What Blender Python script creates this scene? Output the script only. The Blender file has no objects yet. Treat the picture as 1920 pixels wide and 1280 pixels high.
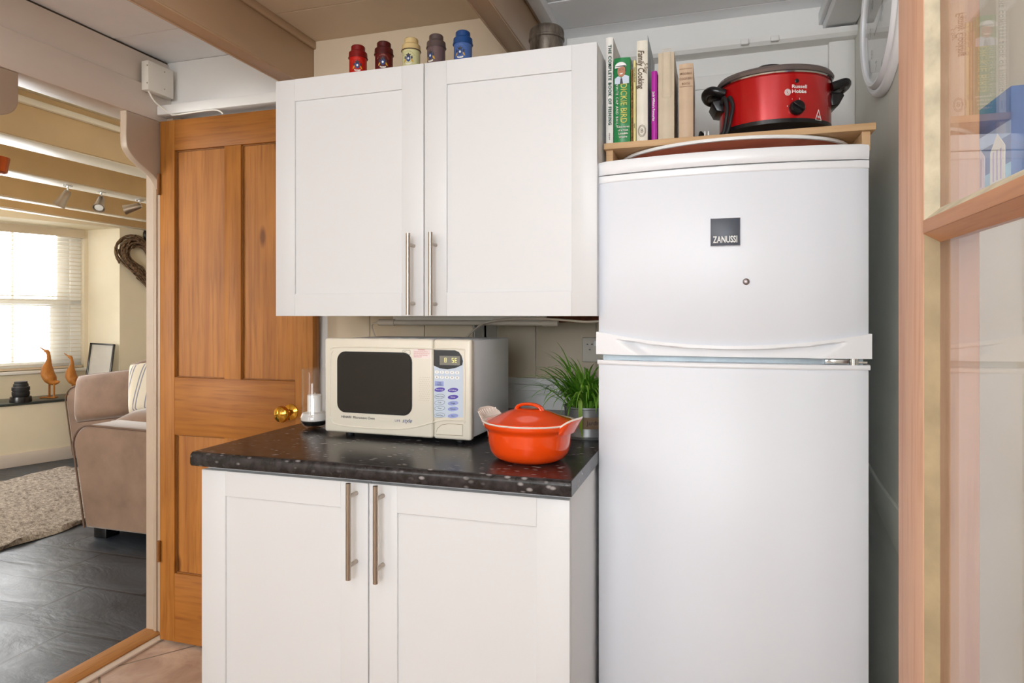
import bpy, bmesh, math, random
from mathutils import Vector, Matrix
random.seed(7)
S = bpy.context.scene
C = S.collection
PI = math.pi
# ------------------------------------------------------------------ camera, world, light, exposure
H = 1.25                                    # eye height
YAW = math.radians(17.2)
FOC = 1228.0                                # focal length in pixels of a 1920 wide frame
cam_d = bpy.data.cameras.new('camera'); cam = bpy.data.objects.new('camera', cam_d); C.objects.link(cam)
cam.location = (0, 0, H); cam.rotation_euler = (PI/2, 0, YAW)
cam_d.sensor_width = 36; cam_d.lens = 36*FOC/1920; cam_d.shift_y = -49/1920; cam_d.clip_start = .02
S.camera = cam
S.view_settings.view_transform = 'Standard'; S.view_settings.look = 'None'
S.view_settings.exposure = 0.03; S.view_settings.gamma = 1; S.view_settings.use_curve_mapping = False
S.cycles.max_bounces = 10; S.cycles.diffuse_bounces = 5; S.cycles.transparent_max_bounces = 16
S.cycles.sample_clamp_indirect = 6.0

w = bpy.data.worlds.new('world'); S.world = w; w.use_nodes = True
w.node_tree.nodes['Background'].inputs[0].default_value = (.93, .97, 1, 1)
w.node_tree.nodes['Background'].inputs[1].default_value = 7

def area(name, loc, target, sx, sy, power, color=(1, 1, 1)):
    d = bpy.data.lights.new(name, 'AREA'); d.shape = 'RECTANGLE'; d.size = sx; d.size_y = sy; d.energy = power; d.color = color
    o = bpy.data.objects.new(name, d); C.objects.link(o); o.location = loc
    o.rotation_euler = (Vector(target)-Vector(loc)).to_track_quat('-Z', 'Y').to_euler()
    return o
# daylight through kitchen window behind camera and lounge windows, plus added fill lights
area('kitchen_window_light', (-.38, -2.36, 1.72), (-.38, 2, 1.8), 1.4, .82, 17, (.84, .92, 1))
area('kitchen_side_fill', (-1.98, -1.1, 1.45), (1.5, .8, 1.75), 1.5, 1.1, 17, (.86, .93, 1))  # added fill from the left, no window there; brightens the right wall
area('kitchen_right_fill', (.36, -1.35, 1.7), (-1.4, 1.2, 2.0), 1.1, .8, 21, (.86, .93, 1))  # added unseen fill from the right for the microwave side
area('lounge_window_light', (-5.72, 3.35, 1.4), (-3, 2.5, .9), 1.5, 1.1, 30, (.96, .97, 1))
area('lounge_side_window_light', (-4.3, -1.15, 1.5), (-4.3, 3, 1.1), 1.6, 1.2, 60, (1, .95, .86))
pl_ = bpy.data.lights.new('kitchen_ceiling_fill', 'POINT'); pl_.energy = 12; pl_.shadow_soft_size = .14; pl_.color = (.95, .97, 1)  # added point fill to brighten the ceiling, no fitting modelled
po_ = bpy.data.objects.new('kitchen_ceiling_fill', pl_); C.objects.link(po_); po_.location = (-.5, .0, 1.97)

# ------------------------------------------------------------------ helpers
def ray(px, py):
    u = (px-960)/FOC; v = (591-py)/FOC; c, s = math.cos(YAW), math.sin(YAW)
    return Vector((-s+u*c, c+u*s, v))
def atY(px, py, Y):
    r = ray(px, py); return Vector((0, 0, H)) + r*(Y/r.y)
def atX(px, py, X):
    r = ray(px, py); return Vector((0, 0, H)) + r*(X/r.x)
def atZ(px, py, Z):
    r = ray(px, py); return Vector((0, 0, H)) + r*((Z-H)/r.z)
def atT(px, py, t):
    return Vector((0, 0, H)) + ray(px, py)*t

def lin(c):
    return c/12.92 if c <= .04045 else ((c+.055)/1.055)**2.4
def col(hexs):
    return tuple(lin(int(hexs[i:i+2], 16)/255) for i in (0, 2, 4)) + (1,)

class NT:
    def __init__(s, name):
        s.m = bpy.data.materials.new(name); s.m.use_nodes = True
        s.n = s.m.node_tree.nodes; s.l = s.m.node_tree.links; s.b = s.n['Principled BSDF']
        s.tc = s.n.new('ShaderNodeTexCoord')
    def add(s, t, **k):
        n = s.n.new(t)
        for a, v in k.items(): setattr(n, a, v)
        return n
    def link(s, a, b): s.l.new(a, b)
    def mapping(s, scale, rot=(0, 0, 0), loc=(0, 0, 0)):
        m = s.add('ShaderNodeMapping'); m.inputs['Scale'].default_value = scale; m.inputs['Rotation'].default_value = rot
        m.inputs['Location'].default_value = loc
        s.link(s.tc.outputs['Object'], m.inputs['Vector']); return m.outputs[0]
    def noise(s, vec, scale, detail=4, rough=.55, dist=0):
        n = s.add('ShaderNodeTexNoise'); n.inputs['Scale'].default_value = scale; n.inputs['Detail'].default_value = detail
        n.inputs['Roughness'].default_value = rough; n.inputs['Distortion'].default_value = dist
        s.link(vec, n.inputs['Vector']); return n.outputs['Fac']
    def ramp(s, fac, stops):
        r = s.add('ShaderNodeValToRGB'); e = r.color_ramp.elements
        while len(e) < len(stops): e.new(.5)
        for el, (p, c) in zip(e, stops): el.position = p; el.color = c
        s.link(fac, r.inputs[0]); return r.outputs[0]
    def mix(s, fac, a, b, mode='MIX'):
        n = s.add('ShaderNodeMix', data_type='RGBA', blend_type=mode)
        for i, x in ((0, fac), (6, a), (7, b)):
            if hasattr(x, 'links'): s.link(x, n.inputs[i])
            else: n.inputs[i].default_value = x
        return n.outputs[2]
    def bump(s, h, strength, dist=.002):
        b = s.add('ShaderNodeBump'); b.inputs['Strength'].default_value = strength; b.inputs['Distance'].default_value = dist
        s.link(h, b.inputs['Height']); s.link(b.outputs[0], s.b.inputs['Normal'])
    def set(s, **k):
        for a, v in k.items():
            i = s.b.inputs[a.replace('_', ' ')]
            if hasattr(v, 'links'): s.link(v, i)
            else: i.default_value = v

def paint(name, hexs, rough=.5, var=.05, scale=6, bump=0, bscale=60, metal=0, coat=0, stretch=(1, 1, 1), **k):
    t = NT(name); c = col(hexs); v = t.mapping(stretch)
    d = tuple(x*(1-var*2) for x in c[:3])+(1,); u = tuple(min(1, x*(1+var)) for x in c[:3])+(1,)
    t.set(Base_Color=t.ramp(t.noise(v, scale), [(.3, d), (.7, u)]), Roughness=rough, Metallic=metal)
    if coat: t.set(Coat_Weight=coat, Coat_Roughness=.05)
    if bump: t.bump(t.noise(v, bscale, 3), bump)
    for a, x in k.items(): t.set(**{a: x})
    return t.m

def wood(name, c1, c2, dark, grain='Z', rough=.42, knots=True, sc=1.0):
    t = NT(name)
    st = {'X': (.8, 16, 16), 'Y': (16, .8, 16), 'Z': (16, 16, .8)}[grain]
    st = tuple(x*sc for x in st)
    v = t.mapping(st)
    n1 = t.noise(v, 1.0, 6, .6, .8)
    base = t.ramp(n1, [(.28, col(c1)), (.5, col(c2)), (.75, col(c1))])
    n2 = t.noise(t.mapping(tuple(x*5 for x in st)), 1.2, 3)
    base = t.mix(t.ramp(n2, [(.5, (0, 0, 0, 1)), (.8, (.5, .5, .5, 1))]), base, col(dark))
    n4 = t.noise(t.mapping((2.2, 2.2, 2.2)), 1.0, 3)
    base = t.mix(t.ramp(n4, [(.35, (.30, .30, .30, 1)), (.65, (0, 0, 0, 1))]), base, col(dark))
    if knots:
        ks = {'X': (3, 8, 8), 'Y': (8, 3, 8), 'Z': (8, 8, 3)}[grain]
        vo = t.add('ShaderNodeTexVoronoi'); vo.inputs['Scale'].default_value = 1.0*sc; t.link(t.mapping(ks), vo.inputs['Vector'])
        base = t.mix(t.ramp(vo.outputs['Distance'], [(.06, (.75, .75, .75, 1)), (.14, (0, 0, 0, 1))]), base, col(dark))
    t.set(Base_Color=base, Roughness=rough+.08, Specular_IOR_Level=.3)
    t.bump(n2, .25, .001)
    return t.m

M = {}
M['ceil'] = paint('ceiling paint', 'F4F5F7', .6, .03, 3, .25, 25)
M['ceil_mid'] = paint('beige middle ceiling', 'D2BDA2', .6, .04, 3, .25, 25)  # middle bay boards are beiger than the outer bays
M['ceil_mid2'] = paint('warm cream wall between beams', 'D9C7AC', .6, .03, 2.5, .2, 14)
M['wall'] = paint('cream wall paint', 'E0D8C8', .65, .03, 2.5, .3, 14)
M['wall_beige'] = paint('beige board paint', 'D0C0A6', .55, .03, 2.5, .2, 14)
M['wall_white'] = paint('white wall paint', 'ECEAE6', .6, .02, 2.5, .3, 14)
M['wall_right'] = paint('grey green wall paint', 'DADCD2', .45, .06, 3, .5, 9)
M['wall_lounge'] = paint('lounge wall paint', 'EADFC6', .7, .04, 1.6, .5, 7)
M['beam'] = paint('beige beam gloss', 'BFA284', .4, .04, 4, .3, 30, stretch=(1, .3, 1))
M['lintel'] = paint('stone coloured gloss', 'E0D4C8', .4, .03, 5, .35, 35, stretch=(1, .3, 1))
M['taupe'] = paint('taupe gloss', 'B09B87', .4, .04, 5, .3, 30)
M['lounge_beam'] = paint('warm shaded beam tan', 'D6B88A', .45, .04, 4)  # beam faces: warm light and shade put into the tan
M['lounge_beam_under'] = paint('window lit beam cream', 'F0E6D2', .4, .02, 4)  # lighter tone stands in for window and floor light on the undersides
M['gap'] = paint('dark gap', '4A4238', .9)
M['cab'] = NT('white wood grain foil')
_t = M['cab']; _t.set(Base_Color=col('DCDCDD'), Roughness=.38)
_t.bump(_t.noise(_t.mapping((14, 14, 300)), 2.0, 3), .10, .0006); M['cab'] = _t.m
_t = NT('white wood grain foil upright'); _t.set(Base_Color=col('DCDCDD'), Roughness=.38)
_t.bump(_t.noise(_t.mapping((300, 300, 14)), 2.0, 3), .10, .0006); M['cab_v'] = _t.m
M['fridge'] = paint('white fridge enamel', 'E6E9F0', .42, .005, 2, .02, 120)
M['fridge_trim'] = paint('white fridge plastic', 'F0F1F4', .3, .005, 2)
M['grey_metal'] = paint('galvanised cross rail', '9AA3A8', .4, .08, 20, metal=.6)
M['steel'] = paint('brushed steel', 'B9ADA0', .3, .05, 40, metal=1, stretch=(8, 8, .4))
M['chrome'] = paint('chrome', 'D5D8DA', .12, .02, 8, metal=1)
M['brass'] = paint('polished brass', 'D9A441', .12, .06, 12, metal=1)
M['black'] = paint('black plastic', '17171A', .25, .1, 20)
M['black_matte'] = paint('black rubber', '1B1B1C', .6, .1, 20)
M['pine'] = wood('stained pine upright', '965A20', 'B07231', '562A0A', 'Z')
M['pine_x'] = wood('stained pine level', '90551D', 'A86A2A', '522808', 'X')
M['pine_dark'] = wood('dark pine bead', '7A4A20', '8E5A2A', '4A2A10', 'Z', knots=False)
M['pine_red'] = wood('red pine upright', 'B98A6E', 'CAA186', '925C40', 'Z', .4, False, 1.3)
M['pine_red_y'] = wood('red pine level', 'B47A50', 'C48C62', '7C4526', 'Y', .4, False, 2)
M['post'] = wood('weathered brown post', '8C7468', '9A8276', '6A5448', 'Z', .5, False)
M['oak_strip'] = wood('oak threshold', 'AA7440', 'BE8850', '7A4A22', 'Y', .4, False, 2)
M['shelf'] = wood('pine shelf', 'C9A276', 'D8B48A', 'A0764A', 'X', .5, False)
M['putty'] = paint('old cream putty', 'BCB096', .5, .14, 40, .9, 60)
M['putty2'] = paint('aged beige paint', 'A08C6C', .5, .10, 30, .5, 40)
M['cream'] = paint('cream microwave plastic', 'E3DCCC', .3, .01, 3)
M['case'] = paint('pale grey painted steel', 'ECEEF2', .35, .02, 4)
M['dark_glass'] = paint('dark door glass', '0F0C0B', .06, .1, 5, coat=.1)
M['keypad'] = paint('pale blue membrane', 'C9D4E2', .35, .01)
M['purple'] = paint('violet print', '5B4AB0', .4)
M['lilac'] = paint('lilac print', '9AA6DB', .4)
M['ink'] = paint('dark ink', '3B3B44', .5)
M['ink_blue'] = paint('blue ink', '2C4A86', .5)
M['ink_red'] = paint('faded red ink', 'D98A8A', .5)
M['sticker'] = paint('white sticker', 'F1E3E0', .5)
M['lcd'] = paint('grey lcd', '7C7970', .3)
M['white'] = paint('white paint mark', 'F3F3F1', .4, .01)
M['offwhite'] = paint('off white plastic', 'E9E4D9', .4, .02)
M['socket'] = paint('socket plastic', 'D8CFC0', .4, .02)
M['tube'] = paint('lamp tube plastic', 'CDC4B6', .25, .02)
M['brick'] = paint('exposed red brick', '8C4B2E', .8, .2, 40, .6, 60)
M['orange'] = paint('orange enamel', 'EE4A0C', .12, .04, 3, coat=.6)
M['orange2'] = M['orange']
M['enamel'] = paint('cream enamel', 'F1E4D8', .15, .02, 5, coat=.5)
M['zinc'] = paint('zinc', '8F9192', .42, .12, 14, .15, 40, metal=.75)
M['label'] = paint('kraft paper label', 'A68A70', .7, .05, 20)
M['soil'] = paint('dark soil', '2B2118', .9, .2, 60, .8, 80)
_t = NT('grass blade'); _t.set(Base_Color=_t.ramp(_t.noise(_t.mapping((9, 9, 9)), 2.5, 2), [(.3, col('6CAE34')), (.5, col('94D04C')), (.8, col('C8E67A'))]), Roughness=.4)
M['grass'] = _t.m
M['clay_white'] = paint('white wax', 'EFEDEA', .5, .02)
M['stones'] = paint('black gravel', '1D2224', .4, .4, 90, .9, 90)
M['sand'] = paint('white sand', 'DEDAD6', .8, .05, 60, .4, 120)
M['red_gloss'] = paint('metallic red', 'C20E14', .2, .03, 3, coat=.8, Metallic=.3)
M['lid_grey'] = paint('grey rim', '7D716E', .25, .05, 4, metal=.4)
M['pot_brown'] = wood('brown glazed underside', '84402C', '924E38', '5E2C20', 'X', .3, False, .6)
M['velvet'] = None
_t = NT('mushroom brown velvet'); _n = _t.noise(_t.mapping((4, 4, 4)), 1.5, 4)
_t.set(Base_Color=_t.ramp(_n, [(.3, col('765D4C')), (.7, col('907462'))]), Roughness=.75, Sheen_Weight=.5, Sheen_Roughness=.4)
_t.bump(_t.noise(_t.mapping((1, 1, 1)), 180, 2), .15); M['velvet'] = _t.m
M['piping'] = paint('dark piping', '6B5243', .7)
_t = NT('striped cushion cloth'); _wv = _t.add('ShaderNodeTexWave', wave_type='BANDS', bands_direction='X')
_wv.inputs['Scale'].default_value = 4.2; _wv.inputs['Distortion'].default_value = .4
_t.link(_t.mapping((1, 1, 1)), _wv.inputs['Vector'])
_t.set(Base_Color=_t.ramp(_wv.outputs['Fac'], [(.70, col('E9E0CF')), (.76, col('8C8FA0')), (.92, col('8C8FA0')), (.98, col('E9E0CF'))]), Roughness=.85)
M['stripes'] = _t.m
_t = NT('shaggy wool'); _n = _t.noise(_t.mapping((1, 1, 1)), 38, 5, .7)
_t.set(Base_Color=_t.ramp(_n, [(.30, col('665A50')), (.5, col('AFA396')), (.7, col('D8CFC3'))]), Roughness=.95)
_t.bump(_n, 1.0, .02); M['rug'] = _t.m
M['teak'] = wood('carved teak', 'B5702F', 'C9853E', '7B4216', 'Z', .4, False, .8)
M['wicker'] = paint('twigs', '7A6049', .8, .45, 60)
M['slat'] = paint('blind slats', 'F4EEE2', .5, .01)
M['slat_wood'] = paint('blind valance', 'DCCBB2', .45, .03, 5)
M['upvc'] = paint('white window frame', 'F2F2F0', .35, .01)
M['copper'] = paint('copper', 'B5552A', .25, .08, 8, metal=1)
M['ledge'] = paint('dark slate ledge', '3A423F', .3, .15, 8)
M['mount'] = paint('picture mount', 'D6D3CA', .5, .06, 6)
M['tin_metal'] = NT('worn tinplate')
_t = M['tin_metal']; _n = _t.noise(_t.mapping((1, 1, .25)), 40, 5, .7)
_t.set(Base_Color=_t.ramp(_n, [(.3, col('3E3833')), (.55, col('7A7269')), (.8, col('A79B8C'))]), Metallic=.8, Roughness=.38)
M['tin_metal'] = _t.m
# worktop
_t = NT('black speckled laminate')
_v = _t.add('ShaderNodeTexVoronoi'); _v.inputs['Scale'].default_value = 1; _t.link(_t.mapping((34, 70, 60)), _v.inputs['Vector'])
_mask = _t.ramp(_t.noise(_t.mapping((1, 1, 1)), 14, 3), [(.40, (0, 0, 0, 1)), (.60, (1, 1, 1, 1))])
_f = _t.mix(1.0, _t.ramp(_v.outputs['Distance'], [(.12, (.8, .8, .8, 1)), (.28, (0, 0, 0, 1))]), _mask, 'MULTIPLY')
_t.set(Base_Color=_t.mix(_f, _t.ramp(_t.noise(_t.mapping((1, 1, 1)), 45, 4), [(.35, col('141213')), (.7, col('3A3637'))]), col('A8A3A2')), Roughness=.27)
_t.bump(_t.noise(_t.mapping((1, 1, 1)), 160, 2), .12, .0008)
M['top'] = _t.m
# slate floor: large tiles with dark joints
_t = NT('riven slate tiles')
_b = _t.add('ShaderNodeTexBrick'); _b.offset = .5; _b.inputs['Scale'].default_value = 1; _b.inputs['Mortar Size'].default_value = .008
_b.inputs['Brick Width'].default_value = .622; _b.inputs['Row Height'].default_value = .35
_b.inputs['Color1'].default_value = (.8, .8, .8, 1); _b.inputs['Color2'].default_value = (.5, .5, .5, 1); _b.inputs['Mortar'].default_value = (0, 0, 0, 1)
_t.link(_t.mapping((1, 1, 1), (0, 0, 0), (-.356, -.206, 0)), _b.inputs['Vector'])
_n = _t.noise(_t.mapping((1.2, 2.6, 1), (0, 0, .5)), 2.0, 9, .6, .7)
_c = _t.ramp(_n, [(.3, col('232A31')), (.55, col('2E353E')), (.75, col('454E58'))])
_c = _t.mix(_t.ramp(_b.outputs['Fac'], [(0, (0, 0, 0, 1)), (1, (1, 1, 1, 1))]), _c, col('08090A'))
_t.set(Base_Color=_c, Roughness=_t.ramp(_n, [(.3, (.30,)*3+(1,)), (.8, (.46,)*3+(1,))]))
_hm = _t.mix(_b.outputs['Fac'], _n, (.2, .2, .2, 1))
_t.bump(_hm, .45, .014); M['slate'] = _t.m
# kitchen floor: beige ceramic laid on the diagonal
_t = NT('beige ceramic tiles')
_b = _t.add('ShaderNodeTexBrick'); _b.offset = 0; _b.inputs['Scale'].default_value = 1; _b.inputs['Mortar Size'].default_value = .004
_b.inputs['Brick Width'].default_value = .33; _b.inputs['Row Height'].default_value = .33
_t.link(_t.mapping((1, 1, 1), (0, 0, math.radians(38)), (.08, .21, 0)), _b.inputs['Vector'])
_n = _t.noise(_t.mapping((1, 1, 1)), 7, 6, .65, .8)
_c = _t.mix(_b.outputs['Fac'], _t.ramp(_n, [(.3, col('A08270')), (.7, col('C9B2A0'))]), col('76675A'))
_t.set(Base_Color=_c, Roughness=.4); _t.bump(_t.mix(_b.outputs['Fac'], _n, (0, 0, 0, 1)), .4, .004); M['tile'] = _t.m

def glass(name, tint=(1, 1, 1, 1), ior=1.5, rough=0.0):
    t = NT(name); out = t.n['Material Output']
    tr = t.add('ShaderNodeBsdfTransparent'); tr.inputs[0].default_value = tint
    gl = t.add('ShaderNodeBsdfGlossy'); gl.inputs['Roughness'].default_value = rough
    ge = t.add('ShaderNodeNewGeometry'); dt = t.add('ShaderNodeVectorMath', operation='DOT_PRODUCT')
    t.link(ge.outputs['Normal'], dt.inputs[0]); t.link(ge.outputs['Incoming'], dt.inputs[1])
    def ma(op, a, b=None):
        n = t.add('ShaderNodeMath', operation=op)
        for i, x in enumerate((a, b)):
            if x is None: continue
            if hasattr(x, 'links'): t.link(x, n.inputs[i])
            else: n.inputs[i].default_value = x
        return n.outputs[0]
    fr = ma('ADD', ma('MULTIPLY', ma('POWER', ma('SUBTRACT', 1.0, ma('ABSOLUTE', dt.outputs['Value'])), 5.0), .94), .04)   # Schlick, both faces
    mx = t.add('ShaderNodeMixShader'); t.link(fr, mx.inputs[0]); t.link(tr.outputs[0], mx.inputs[1]); t.link(gl.outputs[0], mx.inputs[2])
    t.link(mx.outputs[0], out.inputs[0]); return t.m
M['glass'] = glass('clear glass', (.99, .99, .99, 1))
M['glass_pane'] = glass('window glass', (.985, .99, .99, 1), 1.52)

# ---- mesh helpers (all work in the coordinates they are given)
def bx(bm, x0, x1, y0, y1, z0, z1, bev=0, seg=2, mi=0):
    vs = [bm.verts.new(p) for p in ((x0, y0, z0), (x1, y0, z0), (x1, y1, z0), (x0, y1, z0), (x0, y0, z1), (x1, y0, z1), (x1, y1, z1), (x0, y1, z1))]
    fs = [bm.faces.new([vs[i] for i in f]) for f in ((3, 2, 1, 0), (4, 5, 6, 7), (0, 1, 5, 4), (1, 2, 6, 5), (2, 3, 7, 6), (3, 0, 4, 7))]
    for f in fs: f.material_index = mi
    if bev:
        es = list({e for f in fs for e in f.edges})
        r = bmesh.ops.bevel(bm, geom=es, offset=bev, segments=seg, affect='EDGES', profile=.5)
        for f in r['faces']: f.material_index = mi
    return vs
def loft(bm, rings, close=True, cap0=True, cap1=True, mi=0):
    R_ = [[bm.verts.new(p) for p in r] for r in rings]
    n = len(R_[0])
    for a, b in zip(R_, R_[1:]):
        for i in range(n if close else n-1):
            j = (i+1) % n
            f = bm.faces.new((a[i], a[j], b[j], b[i])); f.material_index = mi
    if cap0 and close: bm.faces.new(list(reversed(R_[0]))).material_index = mi
    if cap1 and close: bm.faces.new(R_[-1]).material_index = mi
    return R_
def lathe(bm, prof, c=(0, 0, 0), seg=48, ax=1.0, ay=1.0, mi=0, cap0=True, cap1=True):
    rings = [[(c[0]+r*ax*math.cos(2*PI*i/seg), c[1]+r*ay*math.sin(2*PI*i/seg), c[2]+z) for i in range(seg)] for r, z in prof]
    return loft(bm, rings, True, cap0, cap1, mi)
def frame_axes(d):
    d = Vector(d).normalized(); a = Vector((0, 0, 1)) if abs(d.z) < .9 else Vector((1, 0, 0))
    u = d.cross(a).normalized(); v = d.cross(u).normalized(); return u, v
def tube(bm, pts, r, seg=10, caps=True, mi=0, closed=False, flat=1.0):
    pts = [Vector(p) for p in pts]; n = len(pts)
    rs = r if isinstance(r, (list, tuple)) else [r]*n
    u = None; rings = []
    for i, p in enumerate(pts):
        a = pts[(i-1) % n] if (i > 0 or closed) else p; b = pts[(i+1) % n] if (i < n-1 or closed) else p
        d = (b-a).normalized()
        if u is None: u, _v = frame_axes(d)
        else:
            u = (u - d*u.dot(d)); u = u.normalized() if u.length > 1e-6 else frame_axes(d)[0]
        v = d.cross(u)
        rings.append([p+u*rs[i]*math.cos(2*PI*k/seg)+v*rs[i]*flat*math.sin(2*PI*k/seg) for k in range(seg)])
    if closed:
        R_ = loft(bm, rings, True, False, False, mi)
        for k in range(seg):
            j = (k+1) % seg; bm.faces.new((R_[-1][k], R_[-1][j], R_[0][j], R_[0][k])).material_index = mi
    else: loft(bm, rings, True, caps, caps, mi)
def prism(bm, pts, off, bev=0, mi=0):
    """closed outline pts swept by the vector off"""
    off = Vector(off); a = [bm.verts.new(p) for p in pts]; b = [bm.verts.new(Vector(p)+off) for p in pts]
    n = len(a); fs = [bm.faces.new(a), bm.faces.new(list(reversed(b)))]
    for i in range(n): j = (i+1) % n; fs.append(bm.faces.new((a[j], a[i], b[i], b[j])))
    for f in fs: f.material_index = mi
    bmesh.ops.recalc_face_normals(bm, faces=fs)
    if bev:
        es = list({e for f in fs[:2] for e in f.edges})
        bmesh.ops.bevel(bm, geom=es, offset=bev, segments=3, affect='EDGES', profile=.5)
def smoothpath(pts, k=6):
    P = [Vector(p) for p in pts]; out = []
    for i in range(len(P)-1):
        p0 = P[max(i-1, 0)]; p1 = P[i]; p2 = P[i+1]; p3 = P[min(i+2, len(P)-1)]
        for j in range(k):
            t = j/k
            out.append(.5*((2*p1)+(-p0+p2)*t+(2*p0-5*p1+4*p2-p3)*t*t+(-p0+3*p1-3*p2+p3)*t**3))
    out.append(P[-1]); return out
def rrect(cx, cy, w_, h_, r, n=6):
    o = []
    for sx, sy, a0 in ((1, 1, 0), (-1, 1, 90), (-1, -1, 180), (1, -1, 270)):
        for k in range(n+1):
            a = math.radians(a0+90*k/n); o.append((cx+sx*(w_/2-r)+r*math.cos(a), cy+sy*(h_/2-r)+r*math.sin(a)))
    return o
def B(): return bmesh.new()
def wloc(o):
    v = Vector(); 
    while o is not None: v += o.location; o = o.parent
    return v
def obj(name, bm, m, parent=None, world=True, sharp=35, smooth=True):
    """links a bmesh as one mesh object; world=True: the bmesh is in room coordinates, moved into the parent's frame"""
    if world and parent is not None:
        bmesh.ops.translate(bm, verts=bm.verts, vec=-wloc(parent))
    me = bpy.data.meshes.new(name); bm.normal_update(); bm.to_mesh(me); bm.free()
    for mm in (m if isinstance(m, (list, tuple)) else [m]): me.materials.append(mm)
    if smooth:
        me.polygons.foreach_set('use_smooth', [True]*len(me.polygons)); me.set_sharp_from_angle(angle=math.radians(sharp))
    o = bpy.data.objects.new(name, me); C.objects.link(o)
    if parent is not None: o.parent = parent
    return o
def tag(o, label, cat, group=None, kind=None):
    o['label'] = label; o['category'] = cat
    if group: o['group'] = group
    if kind: o['kind'] = kind
    return o
def thing(name, label, cat, loc=(0, 0, 0), rz=0, group=None):
    o = bpy.data.objects.new(name, None); C.objects.link(o); o.location = loc; o.rotation_euler = (0, 0, rz)
    o.empty_display_size = .05
    return tag(o, label, cat, group)
def struct(name, bm, m, parent=None, label=None, **k):
    o = obj(name, bm, m, parent, **k)
    if parent is None: o['kind'] = 'structure'
    if label: o['label'] = label
    return o
def recalc(bm): bmesh.ops.recalc_face_normals(bm, faces=bm.faces); return bm
def text(name, s, size, m, parent, fn=None, org=None, right=(1, 0, 0), up=(0, 0, 1), align='CENTER', world=True, ext=.0004, squeeze=1.0, bold=0, spacing=1.0, shear=0):
    """lettering as a thin mesh; fn maps (x, y) of the text plane to a point, else org/right/up give the plane"""
    cu = bpy.data.curves.new(name, 'FONT'); cu.body = s; cu.size = size; cu.align_x = align; cu.align_y = 'CENTER'; cu.extrude = 0
    cu.offset = bold; cu.space_character = spacing; cu.shear = shear; cu.resolution_u = 3
    tmp = bpy.data.objects.new('tmp_text', cu); C.objects.link(tmp)
    dg = bpy.context.evaluated_depsgraph_get(); me = bpy.data.meshes.new_from_object(tmp.evaluated_get(dg))
    bpy.data.objects.remove(tmp); bpy.data.curves.remove(cu)
    bm = B(); bm.from_mesh(me); bpy.data.meshes.remove(me)
    if fn is None:
        R_, U_ = Vector(right).normalized(), Vector(up).normalized(); O_ = Vector(org)
        fn = lambda x, y: O_+R_*x+U_*y
    if len(bm.faces):
        r = bmesh.ops.extrude_face_region(bm, geom=list(bm.faces))
    for v in bm.verts: v.co = Vector(fn(v.co.x*squeeze, v.co.y))
    # push one layer out for thickness
    if ext and len(bm.faces):
        new = [g for g in r['geom'] if isinstance(g, bmesh.types.BMVert)]
        a = Vector(fn(0, 0)); nrm = (Vector(fn(.001, 0))-a).cross(Vector(fn(0, .001))-a).normalized()
        for v in new: v.co += nrm*ext
        recalc(bm)
    return obj(name, bm, m, parent, world, smooth=False)
def clone(o, parent=None):
    c = o.copy(); C.objects.link(c); c.parent = parent
    for ch in o.children: clone(ch, c)
    return c
R = lambda z: z+H

# ================================================================== the setting
ZC = R(.99)                      # ceiling height
XL = -2.035                      # kitchen face of the left partition
YB, YB2, XS = 2.06, 2.30, -.77   # back wall, deeper wall of the recess, the step between them
XR = .42                         # right wall
bm = B(); bx(bm, -2.11, 3.2, -2.45, 2.6, -.05, 0); struct('floor', bm, M['tile'])
bm = B(); bx(bm, -7.2, -2.11, -2.6, 6.4, -.05, 0); struct('floor.001', bm, M['slate'])
# ceiling boards with open joints, one board set per bay
bm = B()
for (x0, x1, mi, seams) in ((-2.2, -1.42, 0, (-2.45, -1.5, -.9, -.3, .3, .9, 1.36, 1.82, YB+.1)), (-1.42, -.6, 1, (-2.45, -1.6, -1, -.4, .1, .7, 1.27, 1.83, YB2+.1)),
                            (-.6, 1.0, 0, (-2.45, -1.6, -1, -.4, .1, .7, 1.42, 2.02, 2.225, YB2+.1))):
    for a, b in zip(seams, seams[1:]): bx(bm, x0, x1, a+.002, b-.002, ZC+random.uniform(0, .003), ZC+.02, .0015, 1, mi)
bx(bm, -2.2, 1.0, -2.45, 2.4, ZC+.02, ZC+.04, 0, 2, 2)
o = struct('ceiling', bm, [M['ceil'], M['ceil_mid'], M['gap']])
# back wall with a step into the recess
bm = B(); bx(bm, -2.15, XS, YB, YB+.12, 0, ZC); bx(bm, XS-.02, XS, YB+.1, YB2, 0, ZC); struct('wall_back', bm, M['wall_white'])
bm = B(); bx(bm, -1.387, -.605, YB-.006, YB+.02, R(.5), ZC); struct('wall_back.003', bm, M['ceil_mid2'])  # warm cream panel set before the white wall between the beams
bm = B(); bx(bm, XS, XR+.1, YB2, YB2+.12, 0, ZC); struct('wall_back.001', bm, M['wall_white'])
bm = B()
bx(bm, XR, XR+.12, -2.45, YB2, 0, ZC)
o = struct('wall_right', bm, M['wall_right'])
bm = B(); bx(bm, XL-.115, XL, -2.45, 1.22, 0, R(.75)); bx(bm, XL-.115, XL-.02, YB+.055, 5.9, 0, ZC); struct('wall_left', bm, M['wall'])
# wall behind the camera with its window opening
bm = B(); bx(bm, -2.15, -1.1, -2.55, -2.4, 0, ZC); bx(bm, .35, XR+.1, -2.55, -2.4, 0, ZC); bx(bm, -1.1, .35, -2.55, -2.4, 0, 1.05); bx(bm, -1.1, .35, -2.55, -2.4, 2.14, ZC)
struct('wall_front', bm, M['wall'])
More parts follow.
